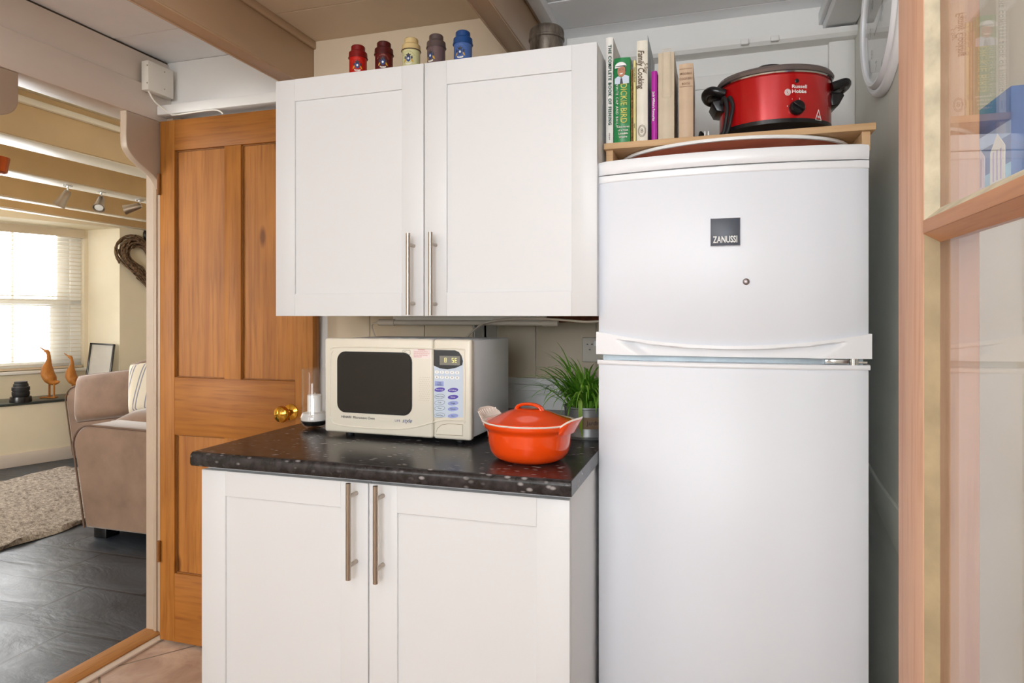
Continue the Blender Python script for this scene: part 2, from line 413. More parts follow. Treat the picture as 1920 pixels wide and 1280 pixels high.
# heavy lintel over the opening to the lounge, two boards
bm = B(); bx(bm, XL-.125, XL, -2.4, YB-.001, R(.742), R(.866), .006); struct('trim_1', bm, M['lintel'], label='stone coloured timber lintel over the opening to the lounge')
bm = B(); bx(bm, XL-.125, XL-.012, -2.4, YB-.001, R(.868), R(.982), .004); struct('trim_2', bm, M['lintel'])
bm = B(); bx(bm, XL-.10, XL-.02, -2.4, YB-.001, R(.982), R(.99)); struct('trim_3', bm, M['gap'])
# beams of the kitchen ceiling
def beam(x0, x1, z0, y1, name, m):
    bm = B(); bx(bm, x0, x1, -2.4, y1, R(z0), R(.99), .004)
    bx(bm, x1, x1+.010, -2.4, y1, R(.962), R(.99), .003)
    for x in (x0, x1): tube(bm, [(x+(.006 if x == x0 else -.006), -2.4, R(z0)), (x+(.006 if x == x0 else -.006), y1, R(z0))], .0025, 6)
    return struct(name, bm, m, label='beige painted ceiling beam')
beam(-1.462, -1.388, .82, YB-.001, 'trim_4', M['beam'])
beam(-.622, -.556, .82, YB2-.001, 'trim_5', M['beam'])
bm = B(); bx(bm, -.545, -.505, -2.4, YB2-.001, R(.955), R(.99), .004); struct('trim_6', bm, M['ceil'])
bm = B(); bx(bm, .33, XR-.001, -2.4, YB2-.001, R(.90), R(.99), .006); bx(bm, .318, .33, -2.4, YB2-.001, R(.93), R(.97), .003); struct('trim_7', bm, M['ceil'], label='white boxed beam stub at the top right corner of the recess')
# white ledge above the pine door, and the mouldings of the recess
bm = B(); bx(bm, XL+.001, -1.23, 1.985, YB, R(.762), R(.800), .006); struct('trim_8', bm, M['wall_white'])
bm = B(); bx(bm, XL-.1, XL+.03, 2.035, YB, 0, R(.762)); bx(bm, XL+.03, XL+.06, 2.045, YB, 1.99, R(.762)); struct('trim_9', bm, M['taupe'])
bm = B()
p = [(XS, YB2, R(.865)), (XS, 2.245, R(.865)), (XS, 2.235, R(.875)), (XS, 2.235, R(.893)), (XS, YB2, R(.905))]
prism(bm, p, (XR-XS, 0, 0)); struct('trim_10', bm, M['wall_white'], label='white boxed rail high on the recess wall')
bm = B()
for x in (.08, .17): bx(bm, x, x+.024, 2.222, 2.236, R(.868), R(.885), .002)
struct('trim_11', bm, M['wall_white'])
# panelled cupboard front behind the slow cooker
bm = B()
bx(bm, -.20, .335, 2.286, YB2, R(.30), R(.80), .003)
bx(bm, -.20, .335, 2.280, 2.288, R(.755), R(.80), .003); bx(bm, .30, .335, 2.28, 2.288, R(.3), R(.755), .003)
bx(bm, .345, XR, 2.275, YB2, R(.30), R(.865), .003)
bx(bm, .205, .285, 2.268, 2.287, R(.60), R(.685), .003)
struct('trim_12', bm, M['wall_white'])
# rail low behind the worktop
bm = B(); bx(bm, XS, -.1, 2.275, YB2, R(-.250), R(-.226), .004); bx(bm, XS, -.1, 2.284, YB2, R(-.62), R(-.272), .003); bx(bm, XS, -.1, 2.292, YB2, R(-.272), R(-.25), 0, 2, 0)
struct('trim_13', bm, [M['wall_white'], M['gap']], label='white rail along the wall behind the worktop')
# boards lining the wall under the cupboard
bm = B()
for a, b in ((-1.33, -1.16), (-1.158, -.95), (-.948, XS-.002)): bx(bm, a, b, YB-.008, YB, .95, R(.02), .002)
for a, b in ((XS+.004, -.62), (-.618, -.40), (-.398, -.1)): bx(bm, a, b, YB2-.008, YB2, R(-.226), R(.02), .002)
struct('trim_14', bm, M['wall_beige'], label='cream boards lining the wall under the wall cupboard')
bm = B()
pts = [(x, YB2-.012, R(-.022-.006*random.random())) for x in [-.62+.02*i for i in range(19)]]
prism(bm, [(-.62, YB2-.012, R(0))]+pts+[(-.26, YB2-.012, R(0))], (0, .006, 0)); struct('trim_15', bm, M['brick'], label='strip of bare red brick under the wall cupboard')
# right wall: ragged old plaster line and pine post beyond the glazed door
bm = B()
ys = [1.55+.05*i for i in range(16)]
top = [(XR-.008, y, R(-.44+.11*(y-1.9)+.006*math.sin(9*y))) for y in ys]; bot = [(XR-.008, y, R(-.535+.10*(y-1.9)+.012*math.sin(13*y+1))) for y in reversed(ys)]
prism(bm, top+bot, (.009, 0, 0), .003); struct('trim_16', bm, M['wall_right'])
bm = B(); bx(bm, XR-.022, XR-.001, 1.29, 1.43, 0, ZC, .003); struct('trim_17', bm, M['post'], label='pine post on the right wall seen through the glazed door')
bm = B(); bx(bm, XR-.012, XR-.001, -2.4, 1.288, 0, ZC); struct('wall_right.001', bm, M['wall'])
# opening post, brackets, threshold
bm = B(); bx(bm, XL-.088, XL-.062, 2.045, YB+.055, .02, R(.742), .003); bx(bm, XL-.062, XL-.001, 2.03, YB+.03, .02, R(.742), .003)
bx(bm, XL-.055, XL-.040, 2.024, 2.04, .02, R(.55), .003)
struct('trim_18', bm, M['taupe'], label='stone coloured door post at the edge of the opening')
bm = B()
cv_ = smoothpath([(237, 228, 0), (237, 262, 0), (241, 280, 0), (256, 300, 0), (276, 318, 0), (292, 334, 0), (303, 354, 0)], 4)
pts = [atX(p_.x, p_.y, XL+.001) for p_ in cv_]; pts[0].z = R(.742)
prism(bm, pts+[Vector((XL+.001, 2.04, pts[-1].z)), Vector((XL+.001, 2.04, R(.742)))], (-.030, 0, 0), .003)
struct('trim_19', recalc(bm), M['taupe'], label='curved timber bracket under the lintel at the opening post')
bm = B()
pr = [(0, 0)] + [(1-.28*(1-math.cos(a)), -.085-.06*math.sin(a)) for a in [k*PI/2/8 for k in range(9)]] + [(0, -.145)]
pr = [(0, 0), (1, 0)] + pr[1:]
prism(bm, [(XL-.002, 1.22+.25*a, R(.742)+b) for a, b in pr], (-.03, 0, 0), .004); struct('trim_20', bm, M['taupe'])
bm = B(); prism(bm, [(XL-.115, 0, 0), (XL-.03, 0, 0), (XL-.03, 0, .012), (XL-.05, 0, .02), (XL-.105, 0, .02), (XL-.115, 0, .01)], (0, 2.10, 0)); struct('trim_21', bm, M['oak_strip'], label='oak threshold strip between the two floors')
bm = B(); bx(bm, XL-.03, XL+.004, 0, 2.03, 0, .008, .002); struct('trim_22', bm, M['lintel'])

# ---- the pine door standing open against the back wall
dY, dX0, dX1, dZ0, dZ1 = 1.995, XL+.006, -1.352, .012, R(.741)
door = bpy.data.objects.new('door_1', None); C.objects.link(door); door.location = (dX0, dY, dZ0); door['kind'] = 'structure'
door['label'] = 'stripped pine panel door standing open against the back wall'
px_ = lambda px: atY(px, 600, dY).x
zz = lambda py, px=330: atY(px, py, dY).z
xs = (px_(327), px_(420), px_(451), px_(553)); zt = zz(282); zm1, zm0, zb = zz(707), zz(815), zz(1075)
bm = B(); bx(bm, dX0, xs[0], dY, dY+.04, dZ0, dZ1, .002); bx(bm, xs[3], dX1, dY, dY+.04, dZ0, dZ1, .002); bx(bm, xs[1], xs[2], dY+.001, dY+.04, zb, zt, .002)
obj('stiles', bm, M['pine'], door)
bm = B()
for a, b in ((zt, dZ1), (zm0, zm1), (dZ0, zb)): bx(bm, xs[0], xs[3], dY, dY+.04, a, b, .002)
bm2 = bm; obj('rails', bm2, M['pine_x'], door)
for (a, b) in ((xs[0], xs[1]), (xs[2], xs[3])):
    for (c, d) in ((zm1, zt), (zb, zm0)):
        bm = B(); bx(bm, a, b, dY+.014, dY+.028, c, d); obj('door_panel', bm, M['pine'], door)
        bm = B()
        for q in ((a, a+.005, c, d), (b-.005, b, c, d), (a, b, c, c+.004), (a, b, d-.004, d)): bx(bm, q[0], q[1], dY+.009, dY+.015, q[2], q[3], .001)
        obj('bead', bm, M['pine_dark'], door)
kz = zz(772, 540); kx = px_(546)
bm = B(); rings = [(.0285, 0), (.0285, .004), (.022, .008), (.012, .012), (.010, .028), (.016, .034), (.026, .044), (.029, .054), (.026, .064), (.016, .071), (.004, .073)]
loft(bm, [[(kx+r*math.cos(2*PI*i/32), dY-y, kz+r*math.sin(2*PI*i/32)) for i in range(32)] for r, y in rings]); recalc(bm)
o = obj('door_knob', bm, M['brass'], door); o['label'] = 'round brass knob'
for z in (R(.50), .35):
    bm = B(); tube(bm, [(dX0+.002, dY-.006, z-.04), (dX0+.002, dY-.006, z+.04)], .006, 10); obj('hinge', bm, M['pine_dark'], door)

# ---- lounge shell
Wd = Vector((math.sin(math.radians(20)), math.cos(math.radians(20)), 0)); Wn = Vector((-Wd.y, Wd.x, 0)); W0 = Vector((-5.557, 3.86, 0))
def WP(s, d, z): v = W0+Wd*s+Wn*d; return Vector((v.x, v.y, z))
def wbox(bm, s0, s1, d0, d1, z0, z1, bev=0, mi=0):
    vs = bx(bm, s0, s1, d0, d1, z0, z1, bev, 2, mi)
def towall(bm):
    for v in bm.verts: v.co = WP(v.co.x, v.co.y, v.co.z)
    return recalc(bm)
AZ0, AZ1 = R(-.745), R(.805); DEP = .40; LZ = R(1.02)
bm = B()
wbox(bm, -5.6, -1.35, 0, .55, 0, LZ); wbox(bm, .9, 2.6, 0, .55, 0, LZ); wbox(bm, -1.35, .9, 0, .55, 0, AZ0); wbox(bm, -1.35, .9, 0, .55, AZ1, LZ)
# splayed right reveal
prism(bm, [(.9, 0, AZ0), (.785, DEP, AZ0), (.785, .55, AZ0), (.9, .55, AZ0)], (0, 0, AZ1-AZ0))
wbox(bm, -1.35, .79, DEP, .55, AZ0, R(-.49)); wbox(bm, .752, .80, DEP, .55, R(-.49), AZ1); wbox(bm, -1.35, -1.2, DEP, .55, AZ0, AZ1)
struct('wall_left.001', towall(bm), M['wall_lounge'])
bm = B(); wbox(bm, -1.35, .895, -.02, DEP, AZ0, AZ0+.022, .004); struct('trim_23', towall(bm), M['ledge'], label='dark slate ledge below the lounge window')
bm = B(); wbox(bm, -5.6, 2.6, -.015, 0, 0, .11, .003); struct('baseboard_left', towall(bm), M['lintel'])
bm = B(); bx(bm, -7, -2.1, 5.9, 6.0, 0, LZ); struct('wall_back.002', bm, M['wall_lounge'])
bm = B(); bx(bm, -7.6, -5.5, -1.35, -1.2, 0, LZ); bx(bm, -3.1, -2.0, -1.35, -1.2, 0, LZ); bx(bm, -5.5, -3.1, -1.35, -1.2, 0, .8); bx(bm, -5.5, -3.1, -1.35, -1.2, 2.1, LZ); struct('wall_front.001', bm, M['wall_lounge'])
bm = B(); bx(bm, -7.6, XL-.115, -1.35, 6.0, LZ, LZ+.05); struct('ceiling.001', bm, M['wall_lounge'])
# lounge beams run parallel to the partition
for i, (xf, w_) in enumerate(((-2.99, .20), (-3.71, .19), (-4.57, .10), (-5.05, .09))):
    bm = B(); bx(bm, xf-w_, xf, -1.2, 5.6, R(.806), LZ, .004); bx(bm, xf-w_+.012, xf-.012, -1.2, 5.6, R(.798), R(.807), .004, 2, 1)
    bx(bm, xf, xf+.03, -1.2, 5.6, R(.955), R(.985), .006, 2, 1)
    struct('trim_%d' % (24+i), bm, [M['lounge_beam'], M['lounge_beam_under']], label='tan lounge ceiling beam with window light painted on its underside')
# window with blind
win = bpy.data.objects.new('window_1', None); C.objects.link(win); win['kind'] = 'structure'; win['label'] = 'white lounge window behind a slatted blind'; win.location = WP(.75, DEP, R(-.49))
def wobj(name, bm, m, par): return obj(name, towall(bm), m, par)
z0, z1 = R(-.49), R(.80)
bm = B(); D = DEP+.07
for q in ((-1.2, -1.13, z0, z1), (.66, .752, z0, z1), (-1.2, .752, z0, z0+.07), (-1.2, .752, z1-.06, z1), (-1.2, .752, R(.085), R(.15))): wbox(bm, q[0], q[1], D, D+.06, q[2], q[3], .006)
wbox(bm, .56, .66, D+.02, D+.05, R(.12), z1, .004); wbox(bm, .50, .66, D+.01, D+.04, z0, R(.12), .004)
for s in (.22,): wbox(bm, s-.01, s+.01, D+.02, D+.05, z0, z1, .003)
wobj('window_frame', bm, M['upvc'], win)
bm = B(); wbox(bm, -1.14, .67, D+.035, D+.041, z0+.06, z1-.05); wobj('window_pane', bm, M['glass_pane'], win)
bm = B(); wbox(bm, -1.2, .77, DEP-.03, DEP+.06, z0-.03, z0, .006); wobj('window_sill', bm, M['upvc'], win)
bl = thing('venetian_blind', 'cream slatted blind hanging in front of the lounge window', 'blind', WP(.7, DEP+.02, z1-.06))
bm = B(); n = 33
for k in range(n):
    z = z0+.045+(z1-z0-.13)*k/(n-1)
    v = [(-1.18, DEP+.0, z+.004), (.735, DEP+.0, z+.004), (.735, DEP+.046, z-.002), (-1.18, DEP+.046, z-.002)]
    prism(bm, v, (0, 0, .0022))
wobj('slats', bm, M['slat'], bl)
bm = B(); wbox(bm, -1.2, .745, DEP-.022, DEP-.005, z1-.075, z1+.002, .004); wbox(bm, .738, .748, DEP-.02, DEP+.05, z1-.075, z1+.002); wobj('valance', bm, M['slat_wood'], bl)
bm = B(); wbox(bm, -1.18, .735, DEP-.004, DEP+.048, z0+.004, z0+.024, .004); wobj('bottom_rail', bm, M['slat_wood'], bl)
for s in (-.9, -.2, .50, .62):
    bm = B(); tube(bm, [(s, DEP-.006, z0+.02), (s, DEP-.006, z1-.07)], .0014, 6); wobj('cord', bm, M['slat'], bl)

# ================================================================== lounge things
def duck(px, py, t, h, name_label, lean=0):
    base = atT(px, py, t); base.z = AZ0+.022
    o = thing('wooden_duck', name_label, 'duck', base, YAW, 'carved wooden ducks on the window ledge')
    k = h
    # silhouette facing -x, standing on two legs
    pth = smoothpath([(.17*k, 0, .31*k), (.07*k, 0, .30*k), (.0*k, 0, .36*k), (-.055*k, 0, .46*k), (-.065*k, 0, .58*k), (-.045*k, 0, .67*k), (-.035*k, 0, .76*k), (-.045*k, 0, .84*k), (-.07*k, 0, .895*k), (-.11*k, 0, .90*k)], 5)
    rad0 = [.012, .075, .125, .13, .105, .062, .040, .036, .044, .030]
    rr = []
    for i in range(len(rad0)-1):
        for j in range(5): rr.append((rad0[i]+(rad0[i+1]-rad0[i])*j/5)*k)
    rr.append(rad0[-1]*k)
    bm = B(); tube(bm, pth, rr, 16, flat=.8); recalc(bm); obj('body', bm, M['teak'], o, world=False, sharp=60)
    bm = B(); tube(bm, [(-.09*k, 0, .905*k), (-.15*k, 0, .935*k), (-.215*k, 0, .985*k)], [.026*k, .017*k, .007*k], 10, flat=.8); obj('beak', bm, M['teak'], o, world=False)
    for x in (-.045, .085):
        bm = B(); tube(bm, [(x*k, (.03 if x < 0 else -.03)*k, .0), (x*k, (.03 if x < 0 else -.03)*k, .29*k)], .018*k, 10); obj('leg', bm, M['teak'], o, world=False)
        bm = B(); prism(bm, [(x*k+.03*k, -.05*k, 0), (x*k-.11*k, -.085*k, 0), (x*k-.13*k, 0, 0), (x*k-.11*k, .085*k, 0), (x*k+.03*k, .05*k, 0)], (0, 0, .022*k), .004); obj('foot', bm, M['teak'], o, world=False)
    return o
duck(95, 748, 5.74, .455, 'larger carved wooden duck on the window ledge, beak raised, beside the black lens')
duck(138, 740, 5.86, .39, 'smaller carved wooden duck on the ledge, beside the picture frame')
p = atT(39, 755, 5.47); p.z = AZ0+.022
o = thing('camera_lens', 'black camera lens standing upright on the window ledge', 'camera lens', p)
bm = B(); lathe(bm, [(.078, 0), (.078, .02), (.074, .045), (.060, .05), (.060, .052)], seg=28); obj('hood', bm, M['black'], o, world=False)
bm = B(); pr = [(.058, .052), (.062, .06), (.062, .085), (.058, .088), (.058, .095), (.063, .098), (.063, .125), (.054, .13), (.052, .15), (.046, .155), (.046, .17), (.040, .172)]
lathe(bm, pr, seg=28); obj('barrel', bm, M['black_matte'], o, world=False)
# picture frame leaning on the reveal
c0 = atT(180, 700, 5.93)
fr = thing('picture_frame', 'black framed picture leaning at the right end of the window ledge', 'picture', (c0.x, c0.y, AZ0+.022), YAW+math.radians(4))
fw, fh = .215, .47
def leanm(bm, a=math.radians(-7)): bmesh.ops.rotate(bm, verts=bm.verts, cent=(0, 0, 0), matrix=Matrix.Rotation(a, 3, 'X')); bmesh.ops.rotate(bm, verts=bm.verts, cent=(0, 0, 0), matrix=Matrix.Rotation(math.radians(3.5), 3, 'Y')); return bm
bm = B()
for q in ((-fw/2, -fw/2+.014, 0, fh), (fw/2-.014, fw/2, 0, fh), (-fw/2, fw/2, 0, .014), (-fw/2, fw/2, fh-.014, fh)): bx(bm, q[0], q[1], -.01, .012, q[2], q[3], .002)
obj('frame', leanm(bm), M['black'], fr, world=False)
bm = B(); bx(bm, -fw/2+.012, fw/2-.012, 0, .006, .012, fh-.012); obj('print', leanm(bm), M['mount'], fr, world=False)
bm = B(); bx(bm, -fw/2+.012, fw/2-.012, -.006, -.004, .012, fh-.012); obj('glass', leanm(bm), M['glass'], fr, world=False)
# twig heart and dark dish on the wall
def wall_at(px, py):
    r = ray(px, py); n = Wn; t = (W0-Vector((0, 0, H))).dot(n)/r.dot(n); return Vector((0, 0, H))+r*t
hc = wall_at(273, 487)
ht = thing('twig_heart', 'heart of woven brown twigs hanging on the lounge wall', 'wall decoration', hc)
bm = B(); sc_ = .235
def heart(t): return Vector((16*math.sin(t)**3, 0, 13*math.cos(t)-5*math.cos(2*t)-2*math.cos(3*t)-math.cos(4*t)))/17
for k in range(60):
    ph = random.uniform(0, 2*PI); a0 = random.uniform(0, 2*PI); ln = random.uniform(1.6, 5.8); tw = random.uniform(-3, 3); rr = random.uniform(.08, .40)
    pts = []
    for j in range(40):
        t = a0+ln*j/39; c_ = heart(t); n_ = c_.normalized() if c_.length > .05 else Vector((0, 0, 1))
        q = c_*sc_ + n_*(rr*.17*math.cos(ph+tw*t)) ; q2 = -.042+.03*math.sin(ph+tw*t)
        pts.append(hc + Wd*q.x + Vector((0, 0, q.z)) + Wn*q2)
    tube(bm, pts, random.uniform(.004, .0085), 5)
obj('twigs', bm, M['wicker'], ht)
dc = wall_at(284, 441)
dd = thing('wall_dish', 'round dark ribbed dish on the lounge wall above the twig heart', 'wall decoration', dc)
bm = B()
prof = [(.0, -.012), (.02, -.016), (.03, -.010), (.042, -.018), (.052, -.012), (.064, -.022), (.078, -.012), (.080, -.002)]
loft(bm, [[dc+Wd*(r*math.cos(2*PI*i/28))+Vector((0, 0, r*math.sin(2*PI*i/28)))+Wn*y for i in range(28)] for r, y in [(max(r, .001), y) for r, y in prof]]); recalc(bm)
obj('dish', bm, M['black'], dd)
# spotlights on a beam
def spot(px, py, name_label, dirv):
    p = atT(px, py-8, 1); r = ray(px, py-8); t = -3.80/r.x; base = Vector((0, 0, H))+r*t; base.z = R(.797)
    o = thing('spotlight', name_label, 'spotlight', base, 0, 'spotlights on the lounge beam')
    d = Vector(dirv).normalized(); u, v = frame_axes(d)
    bm = B(); tube(bm, [(0, 0, 0), (0, 0, -.006)], .026, 18); obj('rose', bm, M['chrome'], o, world=False)
    bm = B(); tube(bm, [(0, 0, -.004), (0, 0, -.03), d*.015+Vector((0, 0, -.035))], .006, 8); obj('arm', bm, M['chrome'], o, world=False)
    a = Vector((0, 0, -.04)); bm = B()
    prof = [(.012, -.01), (.02, 0), (.026, .05), (.034, .095), (.036, .10), (.031, .10), (.028, .085), (.02, .06)]
    loft(bm, [[a+d*y+u*r*math.cos(2*PI*i/20)+v*r*math.sin(2*PI*i/20) for i in range(20)] for r, y in prof]); recalc(bm)
    obj('shade', bm, M['steel'], o, world=False)
    bm = B(); loft(bm, [[a+d*y+u*r*math.cos(2*PI*i/16)+v*r*math.sin(2*PI*i/16) for i in range(16)] for r, y in ((.027, .082), (.025, .094), (.012, .098))]); recalc(bm)
    obj('bulb', bm, M['white'], o, world=False)
c_, s_ = math.cos(YAW), math.sin(YAW)
rt = Vector((c_, s_, 0)); fwv = Vector((-s_, c_, 0))
spot(127, 352, 'leftmost of the three chrome spotlights, pointing down left', rt*-.55+fwv*-.15+Vector((0, 0, -1)))
spot(190, 368, 'middle chrome spotlight on the beam, tilted toward the kitchen', rt*.25+fwv*-.7+Vector((0, 0, -.8)))
spot(262, 386, 'rightmost chrome spotlight, turned nearly level to the left', rt*-1+fwv*-.2+Vector((0, 0, -.33)))
# copper pan hanging by the lounge side of the lintel
p = atT(-19, 300, 2.55)
cp = thing('copper_pan', 'copper pan hanging from a hook at the left edge beneath the lintel', 'pan', p)
bm = B(); lathe(bm, [(.045, -.05), (.055, -.045), (.062, .0), (.064, .012), (.060, .012), (.055, -.03)], seg=32); obj('pan', recalc(bm), M['copper'], cp, world=False)
bm = B(); tube(bm, smoothpath([(.035, 0, .01), (.03, 0, .03), (.022, 0, .05)]), .008, 8); obj('handle', bm, M['black'], cp, world=False)
bm = B(); tube(bm, [(.022, 0, .05), (.022, 0, .09)], .0015, 6)
tube(bm, [(.022+.008*math.cos(a), 0, .098+.008*math.sin(a)) for a in [k*PI/6 for k in range(12)]], .0013, 6, closed=True)
tube(bm, [(.022, 0, .106), (.022, 0, R(.742)-p.z+.05)], .0015, 6); obj('hook', bm, M['black'], cp, world=False)
# rug
g = 60; bm = B(); x0, x1, y0, y1 = -5.05, -3.60, .6, 4.05
vv = []
for i in range(g+1):
    row = []
    for j in range(g+1):
        e = min(i, g-i, j, g-j); wob = .02*math.sin(i*.9)+.02*math.sin(j*.7)
        row.append(bm.verts.new((x0+(x1-x0)*i/g+(wob if e == 0 else 0), y0+(y1-y0)*j/g+(wob if e == 0 else 0), .004 if e == 0 else .028+random.uniform(-.008, .008))))
    vv.append(row)
for i in range(g):
    for j in range(g): bm.faces.new((vv[i][j], vv[i+1][j], vv[i+1][j+1], vv[i][j+1]))
bx(bm, x0+.03, x1-.03, y0+.03, y1-.03, .001, .01)
tag(obj('shaggy_rug', bm, M['rug'], sharp=80), 'cream and brown shaggy rug on the slate floor', 'rug')
# corner sofa
sf = thing('corner_sofa', 'mushroom brown velvet corner sofa with rounded arms, partly behind the opening post', 'sofa', (-3.3, 2.9, 0))
def slab(x0, x1, y0, y1, z0, ztop, r, lean, name, m=M['velvet']):
    """arm: end outline rounded at the top left, swept along y, leaning outward to the left toward the top"""
    out = [(x0+.085, z0), (x1, z0), (x1, ztop-.03)]
    for k in range(9):
        a = math.radians(90+90*k/8); out.append((x0+r+r*math.cos(a), ztop-r+r*math.sin(a)))
    out[2] = (x1, ztop-.02)
    bm = B(); prism(bm, [(x, y0, z) for x, z in out], (0, y1-y0, 0), .02); recalc(bm)
    o = obj(name, bm, m, sf); 
    bm = B(); pts = [(x, y0-.002, z) for x, z in out[2:]]+[(x0+.085, y0-.002, z0)]
    tube(bm, pts, .006, 6); obj('piping', bm, M['piping'], o); return o
slab(-3.46, -2.45, 2.80, 3.02, .06, R(-.615), .12, 0, 'arm')
slab(-5.30, -4.6, 4.22, 4.46, .06, R(-.60), .13, 0, 'arm')
bm = B(); prism(bm, [(-3.42, 3.02, .08), (-2.45, 3.02, .08), (-2.45, 4.9, .08), (-4.9, 4.9, .08), (-5.02, 4.42, .08), (-4.9, 4.30, .08)], (0, 0, .30), .02); obj('base', recalc(bm), M['velvet'], sf)
def pad(name, c, dx, dy, dz, rz=0, rx=0, ry=0, m=M['velvet'], parent=None, pip=True, seg=12, puff=.35):
    bm = B(); n = seg; top = []; rim = []
    def f(u, v): return (1-abs(u)**3.2)**.5*(1-abs(v)**3.2)**.5
    grid = {}
    for s in (1, -1):
        for i in range(n+1):
            for j in range(n+1):
                u = math.sin((i/n-.5)*PI); v = math.sin((j/n-.5)*PI); e = f(u, v)
                k = (i, j, s)
                if i in (0, n) or j in (0, n):
                    k = (i, j, 0)
                    if k not in grid: grid[k] = bm.verts.new((u*dx/2, v*dy/2, 0))
                    grid[(i, j, s)] = grid[k]; continue
                grid[k] = bm.verts.new((u*dx/2, v*dy/2, s*dz/2*(.55*min(1, e*2.0)+.45*e)))
        for i in range(n):
            for j in range(n):
                q = [grid[(i, j, s)], grid[(i+1, j, s)], grid[(i+1, j+1, s)], grid[(i, j+1, s)]]
                bm.faces.new(q if s > 0 else q[::-1])
    mt = Matrix.Rotation(rz, 4, 'Z')@Matrix.Rotation(ry, 4, 'Y')@Matrix.Rotation(rx, 4, 'X')
    bmesh.ops.transform(bm, matrix=Matrix.Translation(c)@mt, verts=bm.verts)
    o = obj(name, bm, m, parent, sharp=80)
    if pip:
        b2 = B(); pts = [Matrix.Translation(c)@mt@Vector((x, y, 0)) for x, y in rrect(0, 0, dx, dy, .02, 3)]
        tube(b2, pts, .006, 6, closed=True); obj('piping', b2, M['piping'], o)
    return o
pad('seat_cushion', (-2.93, 3.42, R(-.64)), .98, .85, .17, 0, 0, 0, parent=sf)
bm = B(); prism(bm, [(-3.45, 3.75, .36), (-2.45, 3.75, .36), (-2.45, 4.85, .36), (-4.9, 4.85, .36), (-4.95, 4.40, .36)], (0, 0, .18), .04); obj('seat_cushion', recalc(bm), M['velvet'], sf)
bm = B(); bx(bm, -2.6, -2.35, 2.95, 5.0, .08, .85, .06); bx(bm, -4.75, -2.35, 4.85, 5.05, .08, .80, .06); obj('backrest', bm, M['velvet'], sf)
cu = tag(pad('arm_cushion', atT(212, 740, 5.10), .60, .36, .17, YAW-.10, math.radians(78), math.radians(-7)), 'brown velvet cushion with piping leaning along the far arm of the sofa', 'cushion')
cu = tag(pad('striped_cushion', atT(290, 724, 4.75), .34, .36, .14, YAW+.15, math.radians(72), math.radians(-6), M['stripes'], pip=False), 'cream cushion with blue grey stripes at the right of the sofa', 'cushion')
cu = tag(pad('plain_cushion', atT(296, 706, 5.3), .36, .32, .12, YAW+.15, math.radians(78), math.radians(-16), M['velvet'], pip=False), 'pale brown cushion standing behind the striped cushion', 'cushion')
for (x, y) in ((-3.30, 2.86), (-2.55, 2.86), (-4.98, 4.26), (-4.9, 4.7)):
    bm = B(); bx(bm, x-.045, x+.045, y-.03, y+.06, 0, .08, .004); obj('foot', bm, M['black'], sf)

# ================================================================== kitchen: wall cupboard
def bar_handle(x, z0, z1, yf, parent):
    bm = B(); y = yf-.035; tube(bm, [(x, y, z0), (x, y, z1)], .006, 20)
    for z in (z0+.030, z1-.030): tube(bm, [(x, y, z), (x, yf, z)], .0048, 14)
    return obj('handle', bm, M['steel'], parent)
def shaker(x0, x1, z0, z1, yf, sw, rw, parent):
    """framed door: stiles, rails and a recessed centre panel in one mesh"""
    bm = B(); t = .02
    bx(bm, x0, x0+sw, yf, yf+t, z0, z1, .0012, 2, 1); bx(bm, x1-sw, x1, yf, yf+t, z0, z1, .0012, 2, 1)
    bx(bm, x0+sw, x1-sw, yf, yf+t, z0, z0+rw, .0006, 1); bx(bm, x0+sw, x1-sw, yf, yf+t, z1-rw, z1, .0006, 1)
    bx(bm, x0+sw-.002, x1-sw+.002, yf+.006, yf+t-.002, z0+rw-.002, z1-rw+.002, 0, 1, 1)
    for q in ((x0+sw, z0+rw, x1-sw, z0+rw, 0), (x0+sw, z1-rw, x1-sw, z1-rw, 1)):
        pass
    return obj('door', bm, [M['cab'], M['cab_v']], parent)
YW = 1.603; wx0, wx1, wxm = -1.2095, -.277, -.7425; wz0, wz1 = R(-.002), R(.674)
wc = thing('wall_cupboard', 'white two door wall cupboard hanging above the microwave', 'cupboard', ((wx0+wx1)/2, YW, wz0))
bm = B(); y0 = YW+.022
for q in ((wx0, wx0+.016, wz0, wz1), (wx1-.016, wx1, wz0, wz1)): bx(bm, q[0], q[1], y0, YB-.002 if q[0] < XS else YB2-.25, q[2], q[3], .001)
bx(bm, wx0+.016, wx1-.016, y0, YB-.002, wz0, wz0+.016); bx(bm, wx0+.016, wx1-.016, y0, YB-.002, wz1-.016, wz1); bx(bm, wx0+.016, wx1-.016, YB-.012, YB-.004, wz0+.016, wz1-.016)
obj('carcass', bm, M['cab'], wc)
hz = lambda py, px, Y: atY(px, py, Y).z
d = shaker(wx0, wxm-.0015, wz0, wz1, YW, .064, .063, wc); bar_handle(atY(765, 500, YW-.035).x, hz(590, 765, YW-.035), hz(437, 765, YW-.035), YW, d)
d = shaker(wxm+.0015, wx1, wz0, wz1, YW, .064, .063, wc); bar_handle(atY(807, 500, YW-.035).x, hz(591, 807, YW-.035), hz(435, 807, YW-.035), YW, d)
